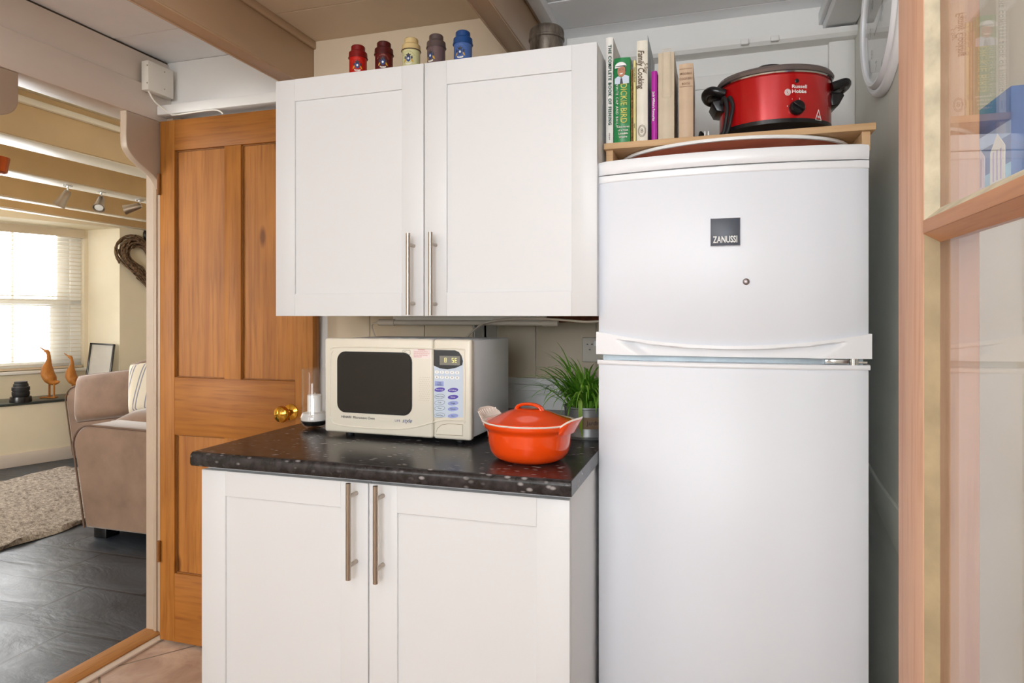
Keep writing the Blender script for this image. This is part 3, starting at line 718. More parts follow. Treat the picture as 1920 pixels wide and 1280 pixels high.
# base cupboard
YC = 1.331; bx0, bx1, bxm = -1.222, -.287, -.7547; bz1 = R(-.3835)
bc = thing('base_cupboard', 'white two door base cupboard under the black worktop', 'cupboard', ((bx0+bx1)/2, YC, 0))
bm = B(); y0 = YC+.022; yb = 2.0
for a, b in ((bx0, bx0+.018), (bx1-.018, bx1)): bx(bm, a, b, y0, yb, .0, R(-.371), .001)
bx(bm, bx0+.018, bx1-.018, y0, yb, .12, .138); bx(bm, bx0+.018, bx1-.018, y0, y0+.08, R(-.389), R(-.371)); bx(bm, bx0+.018, bx1-.018, yb-.01, yb, .13, R(-.371))
obj('carcass', bm, M['cab'], bc)
bm = B(); bx(bm, bx0+.018, bx1-.018, YC+.06, YC+.075, 0, .12); obj('plinth', bm, M['cab'], bc)
d = shaker(bx0, bxm-.0015, .125, bz1, YC, .071, .061, bc); bar_handle(atY(653, 1000, YC-.035).x, hz(1087, 653, YC-.035), hz(906, 653, YC-.035), YC, d)
d = shaker(bxm+.0015, bx1, .125, bz1, YC, .071, .061, bc); bar_handle(atY(704, 1000, YC-.035).x, hz(1094, 704, YC-.035), hz(911, 704, YC-.035), YC, d)
# worktop with rounded front edge
ZT = R(-.337); YT = 1.308; tx0, tx1 = -1.236, -.280
bm = B(); th = .034
pf = [(YB2-.02, ZT), (YT+.012, ZT)] + [(YT+.012-.012*math.sin(a), ZT-.012+.012*math.cos(a)) for a in [math.radians(15*k) for k in range(1, 7)]] + [(YT, ZT-th+.006), (YT+.004, ZT-th), (YB2-.02, ZT-th)]
prof = [(tx0, min(y, 1e9), z) for y, z in pf]
prism(bm, [(tx0, y if y < 2.1 else 2.02, z) for y, z in pf], (tx1-tx0, 0, 0))
bx(bm, XS+.003, tx1, 2.02, YB2-.022, ZT-th, ZT)
tag(obj('worktop', bm, M['top'], sharp=50), 'black speckled laminate worktop on the base cupboard', 'worktop')
bm = B(); bx(bm, tx1, tx1+.0015, YT+.002, 2.2, ZT-th+.001, ZT-.001); 
o = bpy.data.objects['worktop']; obj('end_strip', bm, M['top'], o)

# ================================================================== fridge freezer (doors bowed outward)
FY = 1.626; fx0, fx1 = -.2775, .328; BOW = .036
def fy(x, off=0): u = (x-(fx0+fx1)/2)/((fx1-fx0)/2); return FY-BOW*(1-u*u)-off
fz_top, fz_cov = R(.380), R(.347)
ff = thing('fridge_freezer', 'tall white fridge freezer with curved doors and a dark square badge', 'fridge freezer', (.025, 1.9, 0))
bm = B(); bx(bm, fx0+.004, fx1-.004, FY+.045, 2.24, .02, fz_cov+.002, .004); obj('body', bm, M['fridge'], ff)
def bowed(bm, z0, z1, y_back, off=0, x0=fx0, x1=fx1, n=32, r=.006, topf=None, botf=None, mi=0):
    """slab whose front follows the bow; z limits may be functions of x"""
    topf = topf or (lambda x: z1); botf = botf or (lambda x: z0)
    xs_ = [x0+(x1-x0)*i/n for i in range(n+1)]
    secs = []
    for x in xs_:
        e = min((x-x0), (x1-x)); rr = r*math.sqrt(max(0, 1-(1-min(1, e/r))**2)) if e < r else r
        y = fy(x, off)+(r-rr if e < r else 0); zt, zb = topf(x), botf(x)
        secs.append([(x, y_back, zb), (x, y+r*.6, zb), (x, y, zb+r*.8), (x, y, zt-r*.8), (x, y+r*.6, zt), (x, y_back, zt)])
    loft(bm, secs, True, True, True, mi); return recalc(bm)
bm = B(); bowed(bm, fz_cov, fz_top, FY+.3, .010, r=.008); bx(bm, fx0, fx1, FY+.29, 2.24, fz_cov, fz_top, .003); obj('top_cover', bm, M['fridge_trim'], ff, sharp=40)
arc = lambda x: R(-.045)-.029*(1-((x-(fx0+fx1)/2)/((fx1-fx0)/2))**2)
zhb = R(-.0965)
bm = B(); bowed(bm, 0, R(.343), FY+.042, 0, r=.006, botf=arc); fd = obj('freezer_door', bm, M['fridge'], ff, sharp=40)
bm = B(); bowed(bm, R(.328), R(.345), FY+.040, .003, r=.003); obj('door_top_trim', bm, M['fridge_trim'], fd)
# handle strip with its long scooped grip
bm = B(); nx, nz = 140, 18; G = []
L = (fx1-fx0)+.010
for i in range(nx+1):
    u = i/nx; x = fx0-.005+L*u; row = []
    for j in range(nz+1):
        v = j/nz; zt = arc(min(max(x, fx0), fx1))+.004; z = zt+(zhb-zt)*v
        lip = .008; a = (zt-lip-z)/.003
        side = .024+.075*v**.8; b = (min(u, 1-u)*L-side)/.045
        k = max(0, min(1, a))*max(0, min(1, b)); k = k*k*(3-2*k)
        prof_ = .030*(1-.55*v)
        row.append(bm.verts.new((x, fy(x, .006)+prof_*k, z)))
    G.append(row)
for i in range(nx):
    for j in range(nz): bm.faces.new((G[i][j], G[i][j+1], G[i+1][j+1], G[i+1][j]))
# close back
bk_t = [bm.verts.new((r_[0].co.x, FY+.040, r_[0].co.z)) for r_ in G]; bk_b = [bm.verts.new((r_[-1].co.x, FY+.040, r_[-1].co.z)) for r_ in G]
for i in range(nx):
    bm.faces.new((G[i][0], G[i+1][0], bk_t[i+1], bk_t[i])); bm.faces.new((G[i][nz], bk_b[i], bk_b[i+1], G[i+1][nz]))
bm.faces.new([G[0][j] for j in range(nz+1)]+[bk_b[0], bk_t[0]]); bm.faces.new([G[nx][j] for j in range(nz, -1, -1)]+[bk_t[nx], bk_b[nx]])
obj('handle', recalc(bm), M['fridge_trim'], fd, sharp=50)
bm = B(); bowed(bm, .07, R(-.120), FY+.042, 0, r=.006); ld = obj('fridge_door', bm, M['fridge'], ff, sharp=40)
bm = B(); bowed(bm, R(-.122), R(-.111), FY+.040, .004, x0=fx0-.003, x1=fx1+.003, r=.004); obj('door_top_trim', bm, M['fridge_trim'], ld)
bm = B(); bx(bm, fx0+.01, fx1-.01, FY+.012, FY+.046, R(-.113), R(-.094)); obj('cross_rail', bm, M['grey_metal'], ff)
bm = B(); hx = fx1-.09; bx(bm, hx, fx1-.04, FY-.002, FY+.02, R(-.110), R(-.099), .001); tube(bm, [(fx1-.03, FY+.002, R(-.111)), (fx1-.03, FY+.002, R(-.097))], .010, 14); bx(bm, fx1-.03, fx1-.004, FY-.004, FY+.01, R(-.107), R(-.103)); tube(bm, [(hx+.008, FY-.001, R(-.1045)), (hx+.008, FY-.006, R(-.1045))], .004, 10)
obj('hinge', bm, M['chrome'], ff)
# badge and lettering
def onf(px, py, off=0):
    y = FY
    for _ in range(8):
        p = atY(px, py, y); y = fy(p.x, off)
    return p
a, b = onf(1332, 462), onf(1388, 408)
bm = B(); yb_ = fy((a.x+b.x)/2)
bx(bm, a.x, b.x, yb_-.003, yb_+.002, a.z, b.z, .0006); bd = obj('badge', bm, M['lcd'], fd)
bd.data.materials.clear(); bd.data.materials.append(paint('graphite badge', '454A56', .4, .02))
bm = B()
for q in ((a.x, b.x, a.z, a.z+.0005), (a.x, b.x, b.z-.0005, b.z), (a.x, a.x+.0005, a.z, b.z), (b.x-.0005, b.x, a.z, b.z)): bx(bm, q[0], q[1], yb_-.0036, yb_-.0028, q[2], q[3])
obj('badge_edge', bm, M['lid_grey'], bd)
text('lettering', 'ZANUSSI', .0215, M['white'], bd, org=((a.x+b.x)/2, yb_-.0034, a.z+.0142), bold=.0006, squeeze=.63)
c0 = onf(1399, 528)
bm = B(); loft(bm, [[(c0.x+r*math.cos(2*PI*i/24), c0.y-y, c0.z+r*math.sin(2*PI*i/24)) for i in range(24)] for r, y in ((.0075, -.001), (.0075, .002), (.006, .003), (.002, .003))]); obj('lock_cap', recalc(bm), M['lid_grey'], fd)

# oval platter on the fridge
o = thing('oval_platter', 'large brown oval platter with white rim on the fridge, under the shelf', 'platter', (.0375, 1.832, fz_top))
def oval(prof, a, b, c, seg=72):
    return [[(c[0]+(a+r)*math.cos(2*PI*i/seg), c[1]+(b+r)*math.sin(2*PI*i/seg), c[2]+z) for i in range(seg)] for r, z in prof]
bm = B(); loft(bm, oval([(-.11, .0), (-.06, .004), (-.025, .012), (-.008, .026), (-.002, .033), (-.006, .035), (-.02, .034), (-.05, .022), (-.1, .012)], .282, .20, (0, 0, 0))); obj('dish', recalc(bm), M['pot_brown'], o, world=False)
bm = B(); loft(bm, oval([(-.006, .033), (.001, .034), (.002, .038), (.0, .0415), (-.008, .041), (-.02, .036), (-.02, .033)], .284, .202, (0, 0, 0)), True, False, False); obj('rim', recalc(bm), M['white'], o, world=False)
# shelf above the fridge
SY = 1.675; sz = R(.441)
sh = thing('shelf', 'pale wooden shelf on end supports above the fridge, holding books and the red cooker', 'shelf', (.03, SY, fz_top))
bm = B(); bx(bm, -.272, .352, SY, 2.22, sz-.016, sz, .0012); obj('board', bm, M['shelf'], sh)
for a in (-.268, .325):
    bm = B(); bx(bm, a, a+.018, SY+.012, 2.2, fz_top+.0005, sz-.016, .001); obj('support', bm, M['shelf'], sh)

# ================================================================== books
def book(x0, x1, ztop, depth, cover, label, y0=SY+.008, lean=0, pages=M['offwhite'], round_spine=True, spine_m=None, cover_m=None):
    hgt = ztop-sz; wd = x1-x0
    t = thing('book', label, 'book', ((x0+x1)/2, y0, sz), 0, 'books standing on the shelf above the fridge')
    bm = B(); ct = min(.003, wd*.2)
    bx(bm, -wd/2, -wd/2+ct, .003, depth, 0, hgt, .0006, 1); bx(bm, wd/2-ct, wd/2, .003, depth, 0, hgt, .0006, 1)
    n = 8; rr = .004 if round_spine else .001
    out = [(-wd/2+wd*k/n, .003-rr*math.sin(PI*k/n)) for k in range(n+1)]; inn = [(x, y+.003) for x, y in reversed(out)]
    prism(bm, [(x, y, 0) for x, y in out+inn], (0, 0, hgt))
    obj('cover', bm, cover, t, world=False)
    bm = B(); bx(bm, -wd/2+ct, wd/2-ct, .006, depth-.004, .003, hgt-.004); obj('pages', bm, pages, t, world=False)
    if lean:
        t.rotation_euler = (0, lean, 0)
    return t
P = lambda px, py: atY(px, py, SY+.008)
def bk(pl, pr, pt, depth, m, label, **k):
    a, b = P(pl, pt), P(pr, pt); return book(a.x, b.x, (a.z+b.z)/2, depth, m, label, **k)
def bcol(n, h, **k): return paint(n, h, .5, .05, 18, .1, 90, **k)
def spine_text(t, s, size, m, xo=0, zc=.1, bold=0, spacing=1.0, squeeze=1.0, y=-.0022, shear=0):
    return text('lettering', s, size, m, t, org=(xo, y, zc), right=(0, 0, -1), up=(1, 0, 0), world=False, bold=bold, spacing=spacing, squeeze=squeeze, shear=shear)
green_ink = paint('dark green ink', '23564A', .5)
b1 = bk(1136, 1149.5, 70, .22, bcol('white book jacket', 'ECEAE4'), 'tall white book at the left end of the shelf, lettering down its spine')
spine_text(b1, 'THE COMPLETE BOOK OF FISHING', .0108, green_ink, .001, .150, .0004, 1.25)
spine_text(b1, '9781854', .005, M['ink'], .0, .018)
b2 = bk(1151, 1181.5, 108, .165, paint('green dust jacket', '1C8447', .25, .04, 8, coat=.4), 'green hardback book with a portrait of a man in a white cap on its spine')
gold = paint('yellow lettering', 'D9D36A', .4)
spine_text(b2, 'DICKIE BIRD', .023, gold, .004, .100, .0003, 1, .80, -.0026)
spine_text(b2, 'WHITE CAP AND BAILS', .0085, M['offwhite'], -.0125, .098, .0002, 1.3, 1.0, -.0016)
for i, s in enumerate(('Adventures', 'of a Most', 'Loveable', 'Umpire')):
    text('lettering', s, .0068, M['offwhite'], b2, org=(.003, -.0026, .040-.0085*i), world=False, bold=.0002)
# portrait patch: cap, face, collar, tie in flat print
pc = B(); hb = P(1151, 108).z-sz
def disc(bm, cx, cz, rx, rz, y=-.0024, n=20, a0=0, a1=360):
    bm.faces.new([bm.verts.new((cx+rx*math.cos(math.radians(a0+(a1-a0)*i/n)), y, cz+rz*math.sin(math.radians(a0+(a1-a0)*i/n)))) for i in range(n+1 if a1-a0 < 360 else n)])
def patch(name, m, fn, par, th=.0004):
    bm = B(); fn(bm); r = bmesh.ops.extrude_face_region(bm, geom=list(bm.faces))
    for g_ in r['geom']:
        if isinstance(g_, bmesh.types.BMVert): g_.co.y -= th
    return obj(name, recalc(bm), m, par, world=False, smooth=False)
def poly(bm, pts, y=-.0024): bm.faces.new([bm.verts.new((x, y, z)) for x, z in pts])
zc = hb-.036
patch('portrait', paint('printed skin', 'B57A58', .4, .08, 90), lambda bm: disc(bm, -.001, zc-.002, .0105, .0145), b2)
patch('portrait', M['white'], lambda bm: (disc(bm, -.003, zc+.010, .0145, .0115, -.0028, 16, 0, 180), poly(bm, [(-.0175, zc+.006), (.0115, zc+.011), (.0115, zc+.0125), (-.0175, zc+.0115)], -.0028)), b2)
patch('portrait', M['keypad'], lambda bm: poly(bm, [(-.018, zc-.034), (.018, zc-.034), (.018, zc-.016), (.007, zc-.012), (-.001, zc-.019), (-.009, zc-.014), (-.018, zc-.020)]), b2)
patch('portrait', M['ink'], lambda bm: (poly(bm, [(-.003, zc-.020), (.001, zc-.020), (.003, zc-.034), (-.005, zc-.034)], -.0029), poly(bm, [(-.007, zc+.002), (-.003, zc+.002), (-.003, zc+.001), (-.007, zc+.001)], -.0029), poly(bm, [(.001, zc+.003), (.005, zc+.003), (.005, zc+.002), (.001, zc+.002)], -.0029), poly(bm, [(.0085, zc-.004), (.0105, zc-.004), (.0105, zc+.008), (.0085, zc+.006)], -.0029)), b2)
patch('portrait', M['white'], lambda bm: poly(bm, [(-.006, zc-.008), (.003, zc-.0065), (.001, zc-.0095), (-.004, zc-.010)], -.0029), b2)
b3 = bk(1182.5, 1186.5, 130, .15, paint('brown patterned jacket', '9A7348', .5, .5, 130), 'thin brown patterned book squeezed beside the green hardback')
b4 = bk(1187, 1192.5, 113, .15, bcol('pale yellow jacket', 'E8DC9A'), 'thin pale yellow book left of the tall family cooking book')
spine_text(b4, 'The Little Book', .006, M['ink'], 0, .17); spine_text(b4, 'Signet', .005, M['ink'], 0, .04)
b5 = bk(1193.5, 1214, 76, .20, bcol('ivory jacket', 'E5DFCF'), 'tall ivory cookery book with brown script down its spine')
brown_ink = paint('brown ink', '6A5746', .5)
spine_text(b5, 'Family Cooking', .0215, brown_ink, -.003, .182, .0003, 1, .72, shear=.2)
spine_text(b5, '5-Star', .0125, brown_ink, .0095, .184, 0, 1, .9, -.0018, shear=.2)
bm = B(); 
for s in (.012, .0095): tube(bm, [(s*.8*math.cos(a), -.0022, .026+s*1.25*math.sin(a)) for a in [k*PI/12 for k in range(24)]], .0005, 5, closed=True)
obj('emblem', bm, brown_ink, b5, world=False)
text('emblem', 'B', .014, brown_ink, b5, org=(0, -.0022, .026), world=False)
bm = B(); wd5 = (P(1214, 76).x-P(1193.5, 76).x)/2; bx(bm, wd5, wd5+.0006, .004, .198, .001, .268); obj('cover_picture', bm, paint('blue grey cover photo', 'A9B4BC', .35, .35, 9), b5, world=False)
b6 = bk(1221.5, 1232, 133, .15, paint('magenta jacket', 'B0209E', .4, .05), 'thin bright magenta book between the ivory and tan books')
spine_text(b6, 'Jack White\'s Favourite', .0085, M['white'], -.0015, .085, .0002, 1, .95)
b7 = bk(1234, 1264, 98, .20, bcol('tan cloth', 'C9B9A0'), 'thick tan book with a blind stamped panel on its spine')
bm = B(); tube(bm, [(x, -.0014, z) for x, z in rrect(.001, .165, .017, .115, .001, 1)], .0007, 5, closed=True); tube(bm, [(x, -.0010, z) for x, z in rrect(.001, .165, .022, .122, .001, 1)], .0006, 5, closed=True); obj('stamped_panel', bm, bcol('worn tan', 'D8CBB4'), b7, world=False)
b8 = bk(1273, 1299.5, 119, .17, bcol('faded buff cloth', 'C9AE92'), 'worn buff cloth book at the right end of the row')
spine_text_m = bcol('worn stamp', 'B08F76')
for i, s in enumerate(('MODERN', 'COOKERY', 'BOOK')): text('lettering', s, .0068, spine_text_m, b8, org=(0, -.0024, P(1285, 119).z-sz-.026-.0125*i), world=False, bold=.0002)
for dz in (.014, .058):
    bm = B(); bx(bm, -.015, .015, -.0022, -.001, P(1285, 119).z-sz-dz, P(1285, 119).z-sz-dz+.0012); obj('stamped_line', bm, spine_text_m, b8, world=False)

# ================================================================== slow cooker
ck = Vector((atY(1451, 200, 1.835).x, 1.835, sz)); ca, cb = .136, .118; zb_, zt_ = .026, .150
sc = thing('slow_cooker', 'oval metallic red slow cooker with black handles on the shelf above the fridge', 'slow cooker', ck, math.radians(6))
def ell(prof, seg=80): return oval(prof, ca, cb, (0, 0, 0), seg)
bm = B(); loft(bm, ell([(-.004, zb_+.010), (0, zb_+.012), (0, zt_-.004), (-.003, zt_)])); obj('body', recalc(bm), M['red_gloss'], sc, world=False)
bm = B(); loft(bm, ell([(-.03, .003), (-.02, zb_-.012), (-.006, zb_), (.0012, zb_+.002), (.0012, zb_+.012), (-.003, zb_+.0125)])); obj('base_ring', recalc(bm), M['black'], sc, world=False)
bm = B(); loft(bm, ell([(-.006, zt_-.001), (.002, zt_), (.0035, zt_+.003), (.002, zt_+.006), (-.004, zt_+.006)])); obj('rim', recalc(bm), M['chrome'], sc, world=False)
bm = B(); loft(bm, ell([(-.008, zt_+.005), (.004, zt_+.006), (.007, zt_+.012), (.003, zt_+.019), (-.006, zt_+.021), (-.012, zt_+.021)])); lid = obj('lid', recalc(bm), M['lid_grey'], sc, world=False)
bm = B(); loft(bm, ell([(-.012, zt_+.019), (-.03, zt_+.026), (-.07, zt_+.034), (-.105, zt_+.036)])); obj('lid_glass', recalc(bm), M['glass'], lid, world=False)
bm = B(); lathe(bm, [(.010, zt_+.034), (.010, zt_+.044), (.024, zt_+.046), (.028, zt_+.052), (.022, zt_+.058), (.006, zt_+.060)], (-.01, 0, 0), 28, 1.3, .9); obj('lid_knob', bm, M['black'], lid, world=False)
def ep(x, z, out=.0006):
    """point on the front of the oval shell; x is arc distance from the axis facing the room"""
    th_ = -PI/2+x/ca*1.0; th_ = max(-PI, min(0, th_)); return Vector(((ca+out)*math.cos(th_), (cb+out)*math.sin(th_), z))
for s in (-1, 1):
    bm = B()
    pts = smoothpath([(s*(ca-.008), -.048, zt_-.020), (s*(ca+.024), -.045, zt_-.010), (s*(ca+.036), 0, zt_-.006), (s*(ca+.024), .045, zt_-.010), (s*(ca-.008), .048, zt_-.020)], 6)
    tube(bm, pts, .011, 12); bx(bm, min(s*(ca-.004), s*(ca+.03)), max(s*(ca-.004), s*(ca+.03)), -.042, .042, zt_-.018, zt_-.008, .004)
    obj('handle', bm, M['black'], sc, world=False)
    bm = B()
    prism(bm, [(s*(ca-.008), -.04, zt_-.066), (s*(ca-.008), -.04, zt_-.030), (s*(ca+.020), -.04, zt_-.032), (s*(ca+.024), -.04, zt_-.040), (s*(ca+.012), -.04, zt_-.062)], (0, .08, 0), .004); obj('cord_bracket' if s < 0 else 'side_lug', recalc(bm), M['black'], sc, world=False)
# dial, lamp, writing
xd = .030
def dialpos(px, py):
    return px
bm = B(); c0 = ep(xd, .062); nn = Vector((c0.x/ca**2, c0.y/cb**2, 0)).normalized(); tt = Vector((-nn.y, nn.x, 0))
if tt.x < 0: tt = -tt
upv = Vector((0, 0, 1))
loft(bm, [[c0+nn*y+tt*r*math.cos(2*PI*i/32)+upv*r*math.sin(2*PI*i/32) for i in range(32)] for r, y in ((.0180, -.001), (.0180, .004), (.0165, .012), (.015, .0135), (.004, .0135))]); dl = obj('dial', recalc(bm), M['black'], sc, world=False)
bm = B(); ax_ = (tt*math.cos(math.radians(-35))+upv*math.sin(math.radians(-35))); ay_ = nn.cross(ax_)
prism(bm, [c0+nn*.012+ax_*a_+ay_*b_ for a_, b_ in ((-.0155, -.0022), (.0155, -.0022), (.0155, .0022), (-.0155, .0022))], nn*.008, .001); obj('grip', recalc(bm), M['black'], dl, world=False)
bm = B(); c1 = ep(xd+.001, .128); loft(bm, [[c1+nn*y+tt*r*math.cos(2*PI*i/16)+upv*r*math.sin(2*PI*i/16) for i in range(16)] for r, y in ((.005, -.001), (.005, .001), (.003, .002), (.001, .002))]); obj('indicator_lamp', recalc(bm), M['black'], sc, world=False)
fe = lambda cx, cz: (lambda x, y: ep(cx+x, cz+y))
text('lettering', 'Russell\nHobbs', .0150, M['white'], sc, fn=lambda x, y: ep(.019+x, .1085+y*.78), align='LEFT', world=False, bold=.0004, squeeze=.92)
bm = B()
for r in (.0068, .0045, .0022): tube(bm, [ep(.0095+r*.95*math.cos(a), .101+r*1.1*math.sin(a), .0008) for a in [k*PI/10 for k in range(20)]], .0008, 5, closed=True)
obj('emblem', bm, M['white'], sc, world=False)
for (dx, dz, s) in ((-.021, .067, '0'), (-.010, .084, '1'), (.008, .0845, '2'), (.021, .066, 'M')): text('dial_mark', s, .005, M['white'], sc, fn=fe(xd+dx, dz), world=False)
bm = B()
tc_ = [(.082, .036), (.102, .036), (.092, .062), (.082, .036)]
tri = [ep(a[0]+(b[0]-a[0])*k/10, a[1]+(b[1]-a[1])*k/10, .001) for a, b in zip(tc_, tc_[1:]) for k in range(10)]
tube(bm, tri, .0007, 5, closed=True)
for k in range(3): tube(bm, [ep(.0895+.0025*k+.0006*math.sin(j*1.5), .041+.002*j, .001) for j in range(4)], .0004, 4)
obj('warning_mark', bm, M['white'], sc, world=False)
# cable looping from the bracket to the shelf, plug lying beside
bm = B(); kx = -ca-.004
for dx in (0, .014):
    tube(bm, smoothpath([(kx+.004+dx, -.050, zt_-.045), (kx+.008+dx, -.064, zt_-.036), (kx+.014+dx, -.072, zt_-.060), (kx+.012+dx*.8, -.074, .060), (kx+.004+dx*.6, -.070, .020), (kx-.012, -.060, .006)], 6), .0050, 8)
tube(bm, smoothpath([(kx-.012, -.060, .006), (kx-.030, -.04, .012), (kx-.046, -.05, .030), (kx-.050, -.06, .026), (kx-.052, -.055, .006)], 6), .0040, 8)
obj('cable', bm, M['black_matte'], sc, world=False)
bm = B(); bx(bm, kx-.044, kx-.018, -.078, -.052, .0, .010, .002)
for x_ in (kx-.040, kx-.031, kx-.022): bx(bm, x_-.0015, x_+.0015, -.07, -.066, .010, .030 if x_ != kx-.022 else .018)
obj('plug', bm, M['white'], sc, world=False)

# ================================================================== tins on the wall cupboard
TY = 1.752
def tin(px, pt, c_body, c_lid, label, phase=0, rim=None):
    x = atY(px, pt, TY).x; t = thing('tea_caddy', label, 'tea caddy', (x, TY, wz1), phase, 'small round tea caddies along the top of the wall cupboard')
    r = .0262; h = .104
    bm = B(); lathe(bm, [(r, 0), (r, h)], seg=36); obj('body', bm, c_body, t, world=False)
    bm = B(); lathe(bm, [(r+.0015, h-.006), (r+.0018, h-.001), (r+.0015, h+.001), (r+.0008, h+.012), (r-.004, h+.016), (r-.0055, h+.017), (r-.0055, h+.030), (r-.008, h+.033), (.004, h+.034)], seg=36); l = obj('lid', bm, c_lid, t, world=False)
    if rim:
        bm = B(); tube(bm, [((r+.0018)*math.cos(a), (r+.0018)*math.sin(a), h-.004) for a in [k*PI/18 for k in range(36)]], .0014, 6, closed=True); obj('lid_band', bm, rim, l, world=False)
    on = lambda x, y: Vector(((r+.0006)*math.sin(x/r), -(r+.0006)*math.cos(x/r), y))
    # crest: shield, helm, two supporters and a scroll
    def blob(name, m, pts, o_=.0):
        bm = B(); f = bm.faces.new([bm.verts.new(((r+.0005+o_)*math.sin(a/r), -(r+.0005+o_)*math.cos(a/r), b)) for a, b in pts]); rr = bmesh.ops.extrude_face_region(bm, geom=[f])
        for g_ in rr['geom']:
            if isinstance(g_, bmesh.types.BMVert): g_.co.x *= 1.012; g_.co.y *= 1.012
        obj(name, recalc(bm), m, t, world=False, smooth=False)
    zc = .070; s_ = .0115
    blob('crest', M['ink'], [(-.004, zc+.008), (-.008, zc+.014), (-.003, zc+.013), (0, zc+.018), (.003, zc+.013), (.008, zc+.014), (.004, zc+.008)])
    blob('crest', M['ink_blue'], [(-.006, zc-.004), (-.006, zc+.008), (.006, zc+.008), (.006, zc-.004), (0, zc-.009)])
    blob('crest', M['white'], [(.0028*math.cos(a), zc+.001+.0034*math.sin(a)) for a in [k*PI/5 for k in range(10)]], .0005)
    for q in (-1, 1):
        blob('crest', M['ink'], [(q*.0075, zc+.006), (q*.011, zc+.010), (q*.0125, zc+.003), (q*.010, zc-.001), (q*.0075, zc+.001)])
        blob('crest', M['gold'], [(q*.0085, zc+.001), (q*.0125, zc-.003), (q*.0145, zc-.010), (q*.011, zc-.009), (q*.0075, zc-.004)])
    blob('crest', M['offwhite'], [(-.009, zc-.010), (-.005, zc-.012), (.005, zc-.012), (.009, zc-.010), (.009, zc-.014), (.004, zc-.0165), (-.004, zc-.0165), (-.009, zc-.014)])
    word = 'OF PICCADILLY'
    n = len(word)
    for i, ch in enumerate(word):
        if ch == ' ': continue
        a = math.radians(148-120*i/(n-1)); cx, cz = .0185*math.cos(a), zc+.001+.0215*math.sin(a)
        rot = a-PI/2; cr, sr = math.cos(rot), math.sin(rot)
        text('lettering', ch, .0048, t_ink, t, fn=lambda x, y, cx=cx, cz=cz, cr=cr, sr=sr: on(cx+x*cr-y*sr, cz+x*sr+y*cr), world=False, ext=.0002)
    return t
M['gold'] = paint('gold print', 'D9A83A', .4)
tc = [(671.5, 88, 'C21B12', '7E0F0E', 'bright red tea caddy, leftmost on top of the wall cupboard', .44, 'D95A46'),
      (720, 82, '5E1514', '4E1010', 'dark maroon tea caddy beside the bright red one', .36, 'B88A78'),
      (771, 74, 'D9D6A4', 'D6BC86', 'pale cream tea caddy with a dark crest, middle of the row', .14, '8C8458'),
      (818, 66, '6B5656', '5A4B49', 'brownish grey tea caddy between the cream and blue ones', -.28, '8A7672'),
      (868, 57, '4A6AA8', '1F4A86', 'blue tea caddy, rightmost of the small caddies', .06, '7E97C8')]
for i, (px, pt, cb_, cl_, lab, ph, ik) in enumerate(tc):
    t_ink = paint('caddy lettering', ik, .5)
    tin(px, pt, paint('caddy body', cb_, .35, .04, 20), paint('caddy lid', cl_, .4, .05, 20), lab, ph, paint('lid band', '2A2422', .4) if i in (2,) else paint('lid band', cl_, .4))
x = atY(1025, 60, 1.75).x
o = thing('storage_tin', 'old tarnished round metal tin with domed lid at the right of the cupboard top', 'tin', (x, 1.75, wz1))
bm = B(); lathe(bm, [(.046, 0), (.046, .092)], seg=48); obj('body', bm, M['tin_metal'], o, world=False)
bm = B(); lathe(bm, [(.0475, .078), (.0495, .080), (.0495, .084), (.048, .086), (.048, .100), (.046, .108), (.040, .1135), (.030, .116), (.004, .117)], seg=48); obj('lid', bm, M['tin_metal'], o, world=False)

# ================================================================== under cupboard: lamp, cords, socket
lx0, lx1, ly = atY(738, 606, 1.97).x, atY(1020, 606, 1.97).x, 1.97; lz = wz0-.022
lt = thing('under_cupboard_lamp', 'slim white strip lamp fixed beneath the wall cupboard', 'lamp', ((lx0+lx1)/2, ly, wz0-.005))
bm = B(); tube(bm, [(lx0, ly, lz), (lx1, ly, lz)], .0085, 18); obj('tube', bm, M['tube'], lt)
bm = B(); bx(bm, lx0-.005, lx1+.005, ly+.004, ly+.020, lz-.006, wz0-.001, .002); obj('housing', bm, M['offwhite'], lt)
for a, b in ((lx0-.055, lx0+.004), (lx1-.004, lx1+.045)):
    bm = B(); tube(bm, [(a, ly, lz), (b, ly, lz)], .011, 16); obj('end_cap', bm, M['tube'], lt)
bm = B(); tube(bm, smoothpath([(lx0-.055, ly, lz), (lx0-.085, ly+.01, lz-.006), (lx0-.088, ly+.02, lz-.03), (lx0-.07, ly+.04, lz-.09)], 6), .003, 8); obj('cord', bm, M['tube'], lt)
bm = B(); pts = [atY(868, 640, 2.03), atY(885, 622, 1.99), atY(910, 605, 1.92), atY(950, 598.5, 1.88), atY(1010, 597, 1.85), atY(1060, 600, 1.80), atY(1100, 603, 1.78), atY(1135, 601, 1.78)]
for p_ in pts: p_.z = min(p_.z, wz0-.004)
tube(bm, smoothpath(pts, 6), .0032, 8)
tag(obj('power_cord', bm, M['tube']), 'off white cord looping under the wall cupboard toward the fridge', 'cord')
a = atY(1092, 668, YB2-.02); b = atY(1092, 632, YB2-.02)
so = thing('wall_socket', 'cream double socket on the wall behind the grass plant', 'socket', (a.x+.07, YB2-.01, a.z))
bm = B(); bx(bm, a.x, a.x+.146, YB2-.03, YB2-.008, b.z-.086, b.z, .004); pl = obj('plate', bm, M['socket'], so)
bm = B()
for q in (0, .072):
    for dx, dz in ((.020, .022), (.036, .022)): bx(bm, a.x+q+dx-.003, a.x+q+dx+.003, YB2-.0312, YB2-.029, b.z-dz-.004, b.z-dz)
    bx(bm, a.x+q+.025, a.x+q+.031, YB2-.0312, YB2-.029, b.z-.045, b.z-.041)
obj('socket_holes', bm, M['black'], so)
bm = B()
